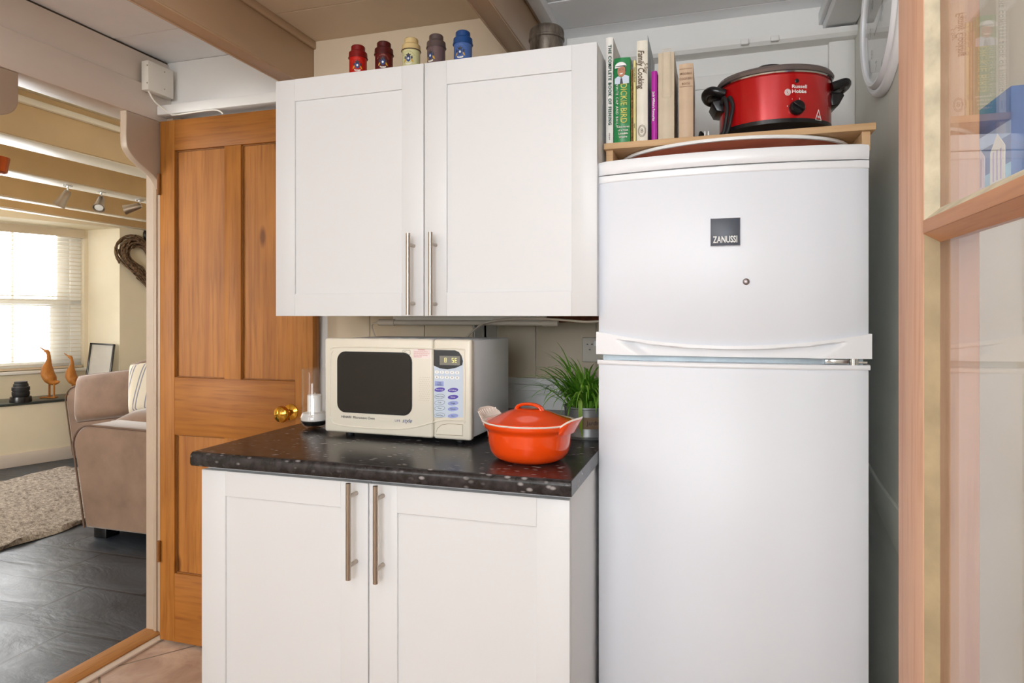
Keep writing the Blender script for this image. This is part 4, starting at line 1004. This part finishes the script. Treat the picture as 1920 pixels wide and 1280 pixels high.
for q in (.05, .098): bx(bm, a.x+q-.006, a.x+q+.006, YB2-.034, YB2-.029, b.z-.030, b.z-.012, .001)
obj('switch', bm, M['white'], so)

# ================================================================== microwave
mw = thing('microwave', 'cream microwave oven with dark rounded window on the worktop', 'microwave oven', (-.8235, 1.592, ZT), math.radians(-1.6))
W2, MH, z0 = .2215, .262, .012
bm = B(); bx(bm, -W2+.004, W2-.004, .022, .31, z0+.004, z0+MH-.004, .003); obj('casing', bm, M['case'], mw, world=False)
xd_ = W2-.108                            # joint between door and control side
def faceplate(x0, x1, bev, name):
    bm = B(); bx(bm, x0, x1, 0, .0245, z0, z0+MH, bev, 3); return obj(name, bm, M['cream'], mw, world=False)
dr = faceplate(-W2, xd_-.0008, .007, 'door'); cpn = faceplate(xd_+.0008, W2, .007, 'control_panel')
def rpl(bm, pts, y0, y1): prism(bm, [(x, y0, z) for x, z in pts], (0, y1-y0, 0))
# raised swoosh surround on the door
bm = B(); surr = smoothpath([(xd_, 0, z0+.237), (-W2+.05, 0, z0+.237), (-W2+.027, 0, z0+.225), (-W2+.020, 0, z0+.20), (-W2+.018, 0, z0+.06), (-W2+.024, 0, z0+.035), (-W2+.05, 0, z0+.020), (xd_-.14, 0, z0+.018), (xd_-.06, 0, z0+.026), (xd_, 0, z0+.043)], 5)
tube(bm, surr, .0022, 8); obj('moulding', bm, M['cream'], dr, world=False)
bm = B(); tube(bm, smoothpath([(xd_+.001, 0, z0+.043), (xd_+.03, 0, z0+.050), (W2-.022, 0, z0+.053), (W2-.018, 0, z0+.06), (W2-.018, 0, z0+.215), (W2-.028, 0, z0+.237), (xd_+.001, 0, z0+.237)], 5), .0020, 8); obj('moulding', bm, M['cream'], cpn, world=False)
wx_ = (-W2+.044, -W2+.044+.228)
bm = B(); rpl(bm, rrect(sum(wx_)/2, z0+.141, .232, .169, .026), -.0012, .004); obj('window_surround', recalc(bm), M['black'], dr, world=False)
bm = B(); rpl(bm, rrect(sum(wx_)/2, z0+.141, .224, .161, .022), -.0022, .003); obj('window', recalc(bm), M['dark_glass'], dr, world=False)
bm = B()
for i in range(6):
    for j in range(12): tube(bm, [(xd_-.040+.0055*i+(.0027 if j % 2 else 0), .0006, z0+.100+.0055*j), (xd_-.040+.0055*i+(.0027 if j % 2 else 0), -.0003, z0+.100+.0055*j)], .0007, 5)
o = obj('vent_dots', bm, M['putty2'], dr, world=False)
T2 = dict(world=False, ext=.0003)
text('lettering', 'HINARI  Microwave Oven', .0098, M['ink'], dr, org=(-W2+.055, -.0006, z0+.044), align='LEFT', **T2)
text('lettering', 'LIFE', .0085, M['ink_blue'], dr, org=(xd_-.113, -.0006, z0+.0415), align='LEFT', spacing=1.15, **T2)
text('lettering', 'style', .0155, M['ink_blue'], dr, org=(xd_-.091, -.0006, z0+.043), align='LEFT', shear=.4, **T2)
bm = B(); bx(bm, xd_-.058, xd_-.008, -.0006, .001, z0+.211, z0+.237); st = obj('sticker', bm, M['sticker'], dr, world=False)
text('lettering', 'WARNING', .0045, M['ink_red'], st, org=(xd_-.033, -.0009, z0+.2335), **T2)
for i, s in enumerate(('Cook and operate with the', 'door closed only. Do not run', 'the oven empty. See book', 'before first use')):
    text('lettering', s, .0038, M['ink_red'], st, org=(xd_-.056, -.0009, z0+.2285-.0045*i), align='LEFT', **T2)
bm = B(); tube(bm, [(x, -.0003, z) for x, z in rrect(xd_-.078, z0+.226, .022, .012, .001, 1)], .0004, 4, closed=True)
tube(bm, [(xd_-.082+.003*math.cos(a), -.0003, z0+.226+.003*math.sin(a)) for a in [k*PI/6 for k in range(12)]], .0003, 4, closed=True); obj('power_mark', bm, M['ink'], dr, world=False)
# control side
bm = B(); rpl(bm, [(xd_+.003, z0+.056), (W2-.022, z0+.060), (W2-.022, z0+.215), (xd_+.003, z0+.215)], -.0008, .002); obj('keypad', recalc(bm), M['keypad'], cpn, world=False)
dp = [(xd_+.003, z0+.234), (xd_+.003, z0+.192)]+[(xd_+.003+.076*(k/8), z0+.190-.008*math.sin(PI*k/8*.9)) for k in range(1, 7)]+[(W2-.030, z0+.187), (W2-.022, z0+.196), (W2-.022, z0+.212), (W2-.028, z0+.226), (W2-.042, z0+.234)]
dp = [(xd_+.003, z0+.234), (xd_+.003, z0+.193), (xd_+.02, z0+.186), (xd_+.042, z0+.184), (xd_+.065, z0+.188), (W2-.024, z0+.196), (W2-.022, z0+.206), (W2-.026, z0+.220), (W2-.034, z0+.230), (W2-.045, z0+.234)]
bm = B(); rpl(bm, dp, -.0014, .002); ds = obj('display', recalc(bm), M['black'], cpn, world=False)
bm = B(); bx(bm, xd_+.020, W2-.030, -.0019, 0, z0+.195, z0+.219); lc = obj('screen', bm, M['lcd'], ds, world=False)
def seg7(ch, x, z, w_, h_, bm):
    segs = {'8': 'abcdefg', '5': 'afgcd', '6': 'afgedc', 'E': 'afged'}[ch]; t = .0012
    q = {'a': (x, x+w_, z+h_-t, z+h_), 'd': (x, x+w_, z, z+t), 'g': (x, x+w_, z+h_/2-t/2, z+h_/2+t/2), 'f': (x, x+t, z+h_/2, z+h_), 'e': (x, x+t, z, z+h_/2), 'b': (x+w_-t, x+w_, z+h_/2, z+h_), 'c': (x+w_-t, x+w_, z, z+h_/2)}
    for s in segs: bx(bm, q[s][0]+.0002, q[s][1]-.0002, -.0024, -.0019, q[s][2]+.0002, q[s][3]-.0002)
bm = B(); seg7('8', xd_+.034, z0+.202, .006, .012, bm); seg7('5', xd_+.055, z0+.202, .006, .012, bm); seg7('E', xd_+.0635, z0+.202, .006, .012, bm)
lm = NT('lit digits'); lm.set(Base_Color=col('E5DE8A'), Emission_Color=col('E5DE8A'), Emission_Strength=.8); obj('digits', bm, lm.m, lc, world=False)
def disk(bm, cx, cz, rx, rz, y=-.0012, tilt=0, n=20, ring=False):
    pts = []
    for k in range(n):
        a = 2*PI*k/n; x_, z_ = rx*math.cos(a), rz*math.sin(a); pts.append((cx+x_*math.cos(tilt)-z_*math.sin(tilt), y, cz+x_*math.sin(tilt)+z_*math.cos(tilt)))
    if ring: tube(bm, pts, .0003, 4, closed=True)
    else: prism(bm, pts, (0, .0008, 0))
cxk = xd_+.012
for r_, row in enumerate(('12345', '67890')):
    for i, ch in enumerate(row):
        x_ = cxk+.0145*i; z_ = z0+.176-.0135*r_
        bm = B(); disk(bm, x_, z_, .0062, .0042, -.0014); kk = obj('key', bm, M['white'], cpn, world=False)
        text('lettering', ch, .0065, M['ink'], kk, org=(x_, -.0017, z_), **T2)
bm = B(); bx(bm, cxk-.006, cxk+.019, -.0012, 0, z0+.139, z0+.152, .0005); kk = obj('key', bm, M['lilac'], cpn, world=False)
for i, s in enumerate(('2 Stage', 'Defrost')): text('lettering', s, .004, M['ink'], kk, org=(cxk+.007, -.0015, z0+.148-.005*i), **T2)
rows = [(.130, 'purple', 'Auto Cook', 'purple', 'Jet Defrost'), (.112, None, 'Power Level', 'purple', 'Reheat'), (.096, None, 'Code', 'lilac', 'Weight'), (.081, None, 'Timer', 'lilac', 'Memory'), (.061+.002, None, 'Stop/Clear', 'lilac', 'Start')]
for zr, ml, sl, mr, sr in rows:
    for x_, mm, s in ((cxk+.008, ml, sl), (cxk+.046, mr, sr)):
        bm = B(); disk(bm, x_, z0+zr, .0150, .0058, -.0014, .12); kk = obj('key', bm, M[mm] if mm else M['keypad'], cpn, world=False)
        if not mm:
            bm = B(); disk(bm, x_, z0+zr, .0150, .0058, -.0015, .12, 20, True); obj('outline', bm, M['ink'], kk, world=False)
        text('lettering', s, .0045, M['white'] if mm == 'purple' else M['ink'], kk, org=(x_, -.0017, z0+zr), **T2)
bm = B(); bp = [(xd_+.010, z0+.014), (W2-.024, z0+.014), (W2-.024, z0+.040), (xd_+.045, z0+.040), (xd_+.026, z0+.036), (xd_+.014, z0+.026)]
rpl(bm, bp, -.0016, .004); bt = obj('door_button', recalc(bm), M['cream'], cpn, world=False)
bm = B(); tube(bm, [(x, -.0003, z) for x, z in [(xd_+.0085, z0+.012), (W2-.0225, z0+.012), (W2-.0225, z0+.0415), (xd_+.045, z0+.0415), (xd_+.025, z0+.0375), (xd_+.0125, z0+.027)]], .0005, 4, closed=True); obj('button_gap', bm, M['putty2'], bt, world=False)
for x_ in (-.17, .17):
    for y_ in (.05, .28):
        bm = B(); tube(bm, [(x_, y_, 0), (x_, y_, z0+.006)], .012, 14); obj('foot', bm, M['black_matte'], mw, world=False)
bm = B()
for k in range(5):
    bx(bm, -.12+.05*k, -.09+.05*k, .12, .2, z0+MH-.0045, z0+MH-.0035)
obj('top_vents', bm, M['case'], mw, world=False)

# ================================================================== casserole
co = thing('casserole_dish', 'oval orange enamelled casserole with lid on the front right of the worktop', 'casserole', (-.415, 1.478, ZT), math.radians(-12))
A1, B1 = .098, .092
def osec(rx, ry, z, seg=72): return [(rx*math.cos(2*PI*i/seg), ry*math.sin(2*PI*i/seg), z) for i in range(seg)]
bm = B(); prof = [(-.040, .0), (-.026, .002), (-.012, .010), (-.004, .022), (.0, .040), (.002, .060), (.003, .066), (.010, .070), (.013, .076), (.014, .082)]
loft(bm, [osec(A1+r, B1+r, z) for r, z in prof], True, True, False); recalc(bm); obj('pot', bm, M['orange'], co, world=False, sharp=60)
bm = B(); loft(bm, [osec(A1+r, B1+r, z) for r, z in ((.014, .081), (.0155, .083), (.014, .0845), (.004, .082), (-.002, .074), (-.006, .04), (-.02, .012), (-.06, .008))], True, False, True); obj('lining', recalc(bm), M['enamel'], co, world=False, sharp=60)
# flared end grips
for s in (-1, 1):
    n1, n2 = 14, 6; G1 = []; G2 = []
    bm = B()
    for sgn in (0, 1):
        Gx = []
        for i in range(n1+1):
            th_ = math.radians(-27+54*i/n1); row = []
            for j in range(n2+1):
                v = j/n2; wv_ = 1-(abs(i/n1-.5)*2)**4
                out = (.012+(.018*wv_)*v)
                zz_ = .082+.016*v*wv_ if s > 0 else .082+.022*v*wv_
                cx_ = (A1+out)*math.cos(th_); cy_ = (B1+out)*math.sin(th_)
                row.append(bm.verts.new((s*cx_, cy_, zz_-((.004+(.014 if s > 0 else .008)*(1-v)) if sgn else 0))))
            Gx.append(row)
        for i in range(n1):
            for j in range(n2):
                f = bm.faces.new((Gx[i][j], Gx[i+1][j], Gx[i+1][j+1], Gx[i][j+1])); f.material_index = 0 if sgn == 0 else 1
        if sgn == 0: G1 = Gx
        else: G2 = Gx
    for i in range(n1): f = bm.faces.new((G1[i][n2], G1[i+1][n2], G2[i+1][n2], G2[i][n2])); f.material_index = 0
    for e in (0, n1):
        for j in range(n2): bm.faces.new((G1[e][j], G1[e][j+1], G2[e][j+1], G2[e][j]))
    recalc(bm); obj('handle', bm, [M['enamel'], M['orange']], co, world=False, sharp=60)
    if s < 0:
        bm = B()
        for i in range(9):
            th_ = math.radians(-20+40*i/8); tube(bm, [(s*(A1+.018)*math.cos(th_), (B1+.018)*math.sin(th_), .0875), (s*(A1+.026)*math.cos(th_), (B1+.026)*math.sin(th_), .0990)], .0013, 6)
        obj('ribs', bm, M['enamel'], bpy.data.objects[co.children[-1].name], world=False)
bm = B(); prof = [(.004, .080), (.004, .084), (-.008, .088), (-.030, .100), (-.050, .111), (-.066, .117), (-.085, .118)]
loft(bm, [osec(A1+r, B1+r, z) for r, z in prof]); recalc(bm); ld_ = obj('lid', bm, M['orange'], co, world=False, sharp=60)
bm = B(); tube(bm, smoothpath([(-.034, 0, .113), (-.028, 0, .124), (-.012, 0, .131), (.012, 0, .131), (.028, 0, .124), (.034, 0, .113)], 6), [.0085]*31, 14, flat=.6); obj('lid_handle', bm, M['orange'], ld_, world=False)

for ch_ in list(co.children)+[k_ for c_h in co.children for k_ in c_h.children]:
    nm = ch_.name.split('.')[0]
    for v in ch_.data.vertices: v.co.z = .090+(v.co.z-.080)*.76 if nm in ('lid', 'lid_handle') else v.co.z*1.10

# ================================================================== potted grass
pp = Vector((-.340, 1.80, ZT)); pr_ = .062
pt_ = thing('potted_grass', 'green grass plant in a grey zinc pot with a paper label beside the fridge', 'plant', pp)
bm = B(); lathe(bm, [(pr_*.93, 0), (pr_*.95, .002), (pr_*.95, .012), (pr_*.935, .014), (pr_, .082), (pr_+.003, .084), (pr_+.003, .088), (pr_-.002, .088), (pr_-.004, .076)], seg=48); pot = obj('pot', recalc(bm), M['zinc'], pt_, world=False)
tube_b = B(); tube(tube_b, [(pr_*.945*math.cos(a), pr_*.945*math.sin(a), .008) for a in [k*PI/24 for k in range(48)]], .002, 6, closed=True); obj('foot_ring', tube_b, M['zinc'], pot, world=False)
bm = B(); lathe(bm, [(.004, .070), (pr_-.004, .074), (pr_-.004, .078), (.004, .080)], seg=32); obj('soil', recalc(bm), M['soil'], pt_, world=False)
bm = B(); R1 = []
for z in (.031, .062): R1.append([( (pr_*.985)*math.cos(math.radians(-100+a*3)), (pr_*.985)*math.sin(math.radians(-100+a*3)), z) for a in range(0, 27)])
loft(bm, R1, False, False, False); bmesh.ops.solidify(bm, geom=bm.faces[:], thickness=.0008); lb = obj('paper_label', recalc(bm), M['label'], pt_, world=False)
text('lettering', 'Jardin', .016, M['ink'], lb, fn=lambda x, y: Vector(((pr_*.99+.001)*math.cos(math.radians(-62)+x/pr_), (pr_*.99+.001)*math.sin(math.radians(-62)+x/pr_), .047+y)), world=False, ext=.0003)
random.seed(11)
bm = B()
def blade(base, ang, ln, lift, droop, w_):
    n = 9; d = Vector((math.cos(ang), math.sin(ang), 0)); sd = Vector((-d.y, d.x, 0)); p = Vector(base); el = lift; L_ = ln/n; a, b = [], []
    for i in range(n+1):
        t = i/n; ww = w_*(1-t**2.2)*(.6+.8*min(1, t*3)) if i < n else .0002
        up_ = (d*math.cos(el)+Vector((0, 0, math.sin(el)))); nn_ = sd.cross(up_)
        a.append(bm.verts.new(p+sd*ww)); b.append(bm.verts.new(p-sd*ww))
        if i == 0: c0 = []
        p = p+up_*L_; el -= droop/n*(.4+1.3*t)
    m_ = []
    for i in range(n): bm.faces.new((a[i], a[i+1], b[i+1], b[i]))
def ok_dir(a):  # keep clear of the fridge side on the right
    return True
for k in range(210):
    a = random.uniform(0, 2*PI); r = random.uniform(0, .048); base = (r*math.cos(a), r*math.sin(a), .076)
    a2 = a+random.uniform(-.6, .6)
    if -.9 < ((a2+PI) % (2*PI))-PI < 1.0 and random.random() < .75: ln = random.uniform(.08, .13); lift = random.uniform(1.35, 1.55)
    else: ln = random.uniform(.12, .22); lift = random.uniform(.75, 1.5)
    blade(base, a2, ln, lift, random.uniform(1.0, 2.8), random.uniform(.0024, .0042))
for (a2, ln, lf, dr_, w_) in ((3.0, .19, 1.15, 2.1, .0026), (3.3, .18, .95, 1.9, .0026), (3.5, .20, 1.0, 2.3, .0028), (2.7, .17, 1.2, 2.0, .0024), (3.9, .15, .9, 2.2, .0026), (4.2, .14, .95, 2.3, .0026), (2.4, .17, 1.3, 1.6, .0024), (3.6, .14, .65, 1.6, .0024), (3.2, .15, .7, 1.4, .0022), (3.05, .16, 1.35, 1.2, .0022)):
    blade((-.02, 0, .076), a2, ln*1.28, lf, dr_, w_*1.5)
for v in bm.verts:
    if pp.x+v.co.x > fx0-.004 and pp.y+v.co.y > FY-.01: v.co.x = fx0-.004-pp.x-random.uniform(0, .004)
bmesh.ops.solidify(bm, geom=bm.faces[:], thickness=.0003)
obj('leaves', bm, M['grass'], pt_, world=False, sharp=60)
bm = B(); pts = [(-.004, -.045, .150), (-.006, -.060, .115), (-.004, -.070, .080), (-.002, -.073, .045), (.003, -.074, .004)]
wv2 = [.0035, .0055, .006, .0045, .0004]
a_, b_ = [bm.verts.new((x-w_, y, z)) for (x, y, z), w_ in zip(pts, wv2)], [bm.verts.new((x+w_, y, z)) for (x, y, z), w_ in zip(pts, wv2)]
for i in range(4): bm.faces.new((a_[i], b_[i], b_[i+1], a_[i+1]))
bmesh.ops.solidify(bm, geom=bm.faces[:], thickness=.0004); obj('hanging_leaf', bm, paint('light green leaf', '9CC23A', .4, .1, 40), pt_, world=False)

# ================================================================== hurricane glass with candle
hp = Vector((atY(590, 800, 1.70).x, 1.70, ZT))
hg = thing('candle_holder', 'clear glass candle holder with sand, gravel and a white candle left of the microwave', 'candle holder', hp)
bm = B(); rg = .038
outer = [(.020, 0), (.024, .001), (.034, .008), (.043, .022), (.044, .030), (.040, .040), (rg, .046), (rg, .178)]; inner = [(rg-.002, .178), (rg-.002, .046), (.038, .040), (.041, .030), (.040, .022), (.031, .010), (.01, .005)]
lathe(bm, outer+inner, seg=48, cap0=True, cap1=True); obj('glass_vase', recalc(bm), M['glass'], hg, world=False)
bm = B(); lathe(bm, [(.01, .0055), (.030, .010), (.039, .022), (.038, .024), (.004, .026)], seg=40); obj('gravel', recalc(bm), M['stones'], hg, world=False)
bm = B(); lathe(bm, [(.038, .0245), (.0395, .030), (.037, .040), (.036, .046), (.02, .05), (.004, .051)], seg=40); obj('sand', recalc(bm), M['sand'], hg, world=False)
bm = B(); lathe(bm, [(.021, .047), (.021, .098), (.019, .100), (.004, .099)], seg=32); tube(bm, [(0, 0, .099), (.001, 0, .106)], .0008, 6); obj('candle', recalc(bm), M['clay_white'], hg, world=False)

# ================================================================== junction box on the lintel
jb = thing('junction_box', 'white plastic junction box at the right end of the lintel', 'junction box', (XL+.02, 2.0, R(.83)))
bm = B(); bx(bm, XL+.001, XL+.035, 1.915, 2.035, R(.835), R(.945), .004); obj('box', bm, M['offwhite'], jb)
bm = B()
for z in (R(.86), R(.925)): tube(bm, [(XL+.030, 1.914, z), (XL+.030, 1.9165, z)], .003, 8); tube(bm, [(XL+.0355, 1.99, z), (XL+.034, 1.99, z)], .003, 8)
obj('screw', bm, M['steel'], jb)
bm = B(); tube(bm, smoothpath([(XL+.02, 1.93, R(.836)), (XL+.03, 1.95, R(.80)), (XL+.06, 1.99, R(.765)), (XL+.10, 1.982, R(.755)), (-1.80, 1.982, R(.758)), (-1.75, 1.985, R(.755)), (-1.73, 1.99, R(.742))], 6), .003, 8); obj('cable', bm, M['offwhite'], jb)

# ================================================================== wall clock
cy_, cz_, cr_ = 1.882, R(.775), .208
cl = thing('wall_clock', 'round white framed wall clock on the right wall above the fridge', 'clock', (XR-.001, cy_, cz_))
def ring(prof, seg=72): return [[(XR-.001-x, cy_+r*math.cos(2*PI*i/seg), cz_+r*math.sin(2*PI*i/seg)) for i in range(seg)] for r, x in prof]
bm = B(); loft(bm, ring([(cr_, 0), (cr_, .010), (cr_-.004, .016), (cr_-.012, .019), (cr_-.020, .016), (cr_-.021, .012), (cr_-.024, .022), (cr_-.030, .027), (cr_-.038, .024), (cr_-.040, .010)]), True, False, False); obj('frame', recalc(bm), M['fridge_trim'], cl, sharp=50)
bm = B(); loft(bm, ring([(cr_-.036, .004), (cr_-.036, .009), (.002, .009)])); fc = obj('face', recalc(bm), M['white'], cl)
for i in range(1, 13):
    a = PI/2-2*PI*i/12; text('numeral', str(i), .036, M['ink'], fc, org=(XR-.0108, cy_-.132*math.cos(a), cz_+.132*math.sin(a)), right=(0, -1, 0), up=(0, 0, 1))
bm = B()
for a, l_, w_ in ((math.radians(62), .12, .004), (math.radians(200), .08, .005)):
    d = Vector((0, -math.cos(a), math.sin(a))); n_ = Vector((0, d.z, -d.y)); c0 = Vector((XR-.0125, cy_, cz_))
    prism(bm, [c0-d*.02-n_*w_, c0+d*l_-n_*w_*.4, c0+d*l_+n_*w_*.4, c0-d*.02+n_*w_], (-.001, 0, 0))
obj('hands', recalc(bm), M['black'], cl)
bm = B(); loft(bm, ring([(cr_-.037, .018), (cr_-.037, .020), (.002, .021)])); obj('glass', recalc(bm), M['glass'], cl)

# ================================================================== glazed door at the right
GX, GT = .160, .040; gy0, gy1 = -.14, .676
gd = bpy.data.objects.new('door_2', None); C.objects.link(gd); gd['kind'] = 'structure'; gd.location = (GX, gy1, 0); gd['label'] = 'pine framed glazed door standing open at the right'
st_w = .074; ch = .008; gin = .010
hs = [R(-.80), R(-.343), R(.071), R(.485)]; bh = .0055
bm = B(); bx(bm, GX, GX+GT, gy1-st_w, gy1, .01, 1.98, .002); bx(bm, GX, GX+GT, gy0, gy0+st_w, .01, 1.98, .002); obj('stiles', bm, M['pine_red'], gd)
bm = B()
for z in hs[1:3]: bx(bm, GX, GX+GT, gy0+st_w, gy1-st_w, z-bh, z+bh, .001)
bx(bm, GX, GX+GT, gy0+st_w, gy1-st_w, .01, hs[0], .002); bx(bm, GX, GX+GT, gy0+st_w, gy1-st_w, hs[3]-bh, 1.98, .002)
ymid = (gy0+gy1)/2
obj('glazing_bars', bm, M['pine_red_y'], gd)
# chamfers of paint and putty around each pane
def wedge(bm, y0, z0_, y1, z1_, iy, iz):
    """chamfer strip from the edge line (y0,z0)-(y1,z1) inwards by (iy,iz)"""
    n = 24; A_, B_, C_ = [], [], []
    for k in range(n+1):
        t = k/n; y = y0+(y1-y0)*t; z = z0_+(z1_-z0_)*t; j = random.uniform(-.0011, .0011)
        A_.append((GX+.001, y, z)); B_.append((GX+gin, y+iy*(1+j*60), z+iz*(1+j*60))); C_.append((GX+gin, y, z))
    loft(bm, [list(q) for q in zip(A_, B_, C_)], True)
random.seed(3)
for k in range(3):
    za, zb2 = hs[k]+bh, hs[k+1]-bh; ya, yb3 = gy0+st_w, gy1-st_w
    bm = B(); wedge(bm, yb3, za, yb3, zb2, -ch, 0); wedge(bm, ya, za, yb3, za, 0, ch); wedge(bm, ya, za, ya, zb2, ch, 0)
    obj('putty', recalc(bm), M['putty'] if k == 2 else M['putty2'], gd)
    bm = B(); wedge(bm, ya, zb2, yb3, zb2, 0, -ch); obj('chamfer', recalc(bm), M['pine_red_y'], gd)
    bm = B(); bx(bm, GX+gin, GX+gin+.003, ya-.003, yb3+.003, za-.003, zb2+.003); obj('pane', bm, M['glass_pane'], gd)
for z in (1.7, .3): pass
bm = B(); tube(bm, [(GX+.02, gy0-.006, 1.7), (GX+.02, gy0-.006, 1.8)], .007, 10); tube(bm, [(GX+.02, gy0-.006, .2), (GX+.02, gy0-.006, .3)], .007, 10); obj('hinge', bm, M['brass'], gd)
# beach hut canvas on the wall beyond the glass
ax0, ax1 = 1.06, 1.36; pz0, pz1 = R(.178), R(.315); PX = XR-.014
pa = thing('canvas_picture', 'small beach hut canvas seen through the upper pane of the glazed door', 'picture', (PX, (ax0+ax1)/2, pz0))
bm = B(); bx(bm, PX-.018, PX, ax0, ax1, pz0, pz1, .0015); cv = obj('canvas', bm, paint('blue canvas', '5876AE', .6, .2, 14), pa)
def flat(name, pts, m, d_=.0006):
    bm = B(); prism(bm, [(PX-.018, y, z) for y, z in pts], (-d_, 0, 0)); return obj(name, recalc(bm), m, cv)
wdt = ax1-ax0; hh = pz1-pz0
flat('cloud', [(ax0, pz0+hh*.52), (ax1, pz0+hh*.55), (ax1, pz0+hh*.70), (ax0, pz0+hh*.66)], paint('printed pale blue', 'AFC6E8', .6, .08, 12), .0003)
flat('shore', [(ax0, pz0), (ax1, pz0), (ax1, pz0+hh*.2), (ax0, pz0+hh*.24)], paint('printed turquoise', '9CCBE0', .6, .12, 30), .0004)
for i in range(4):
    y = ax0+wdt*(.06+.24*i); w_ = wdt*.17; z_ = pz0+hh*.10
    flat('beach_hut', [(y, z_), (y+w_, z_), (y+w_, z_+hh*.34), (y+w_/2, z_+hh*.50), (y, z_+hh*.34)], paint('printed hut', ('E9E4DA', 'D9C3C6', 'EFEDE6', 'C9B4C8')[i], .6), .0009)
    for q in (.25, .5, .75): flat('hut_stripe', [(y+w_*q-.002, z_+.002), (y+w_*q+.002, z_+.002), (y+w_*q+.002, z_+hh*.33), (y+w_*q-.002, z_+hh*.33)], paint('printed stripe', ('B7A0C4', 'B98A90', 'A9B9D6', '9C86A8')[i], .6), .0013)
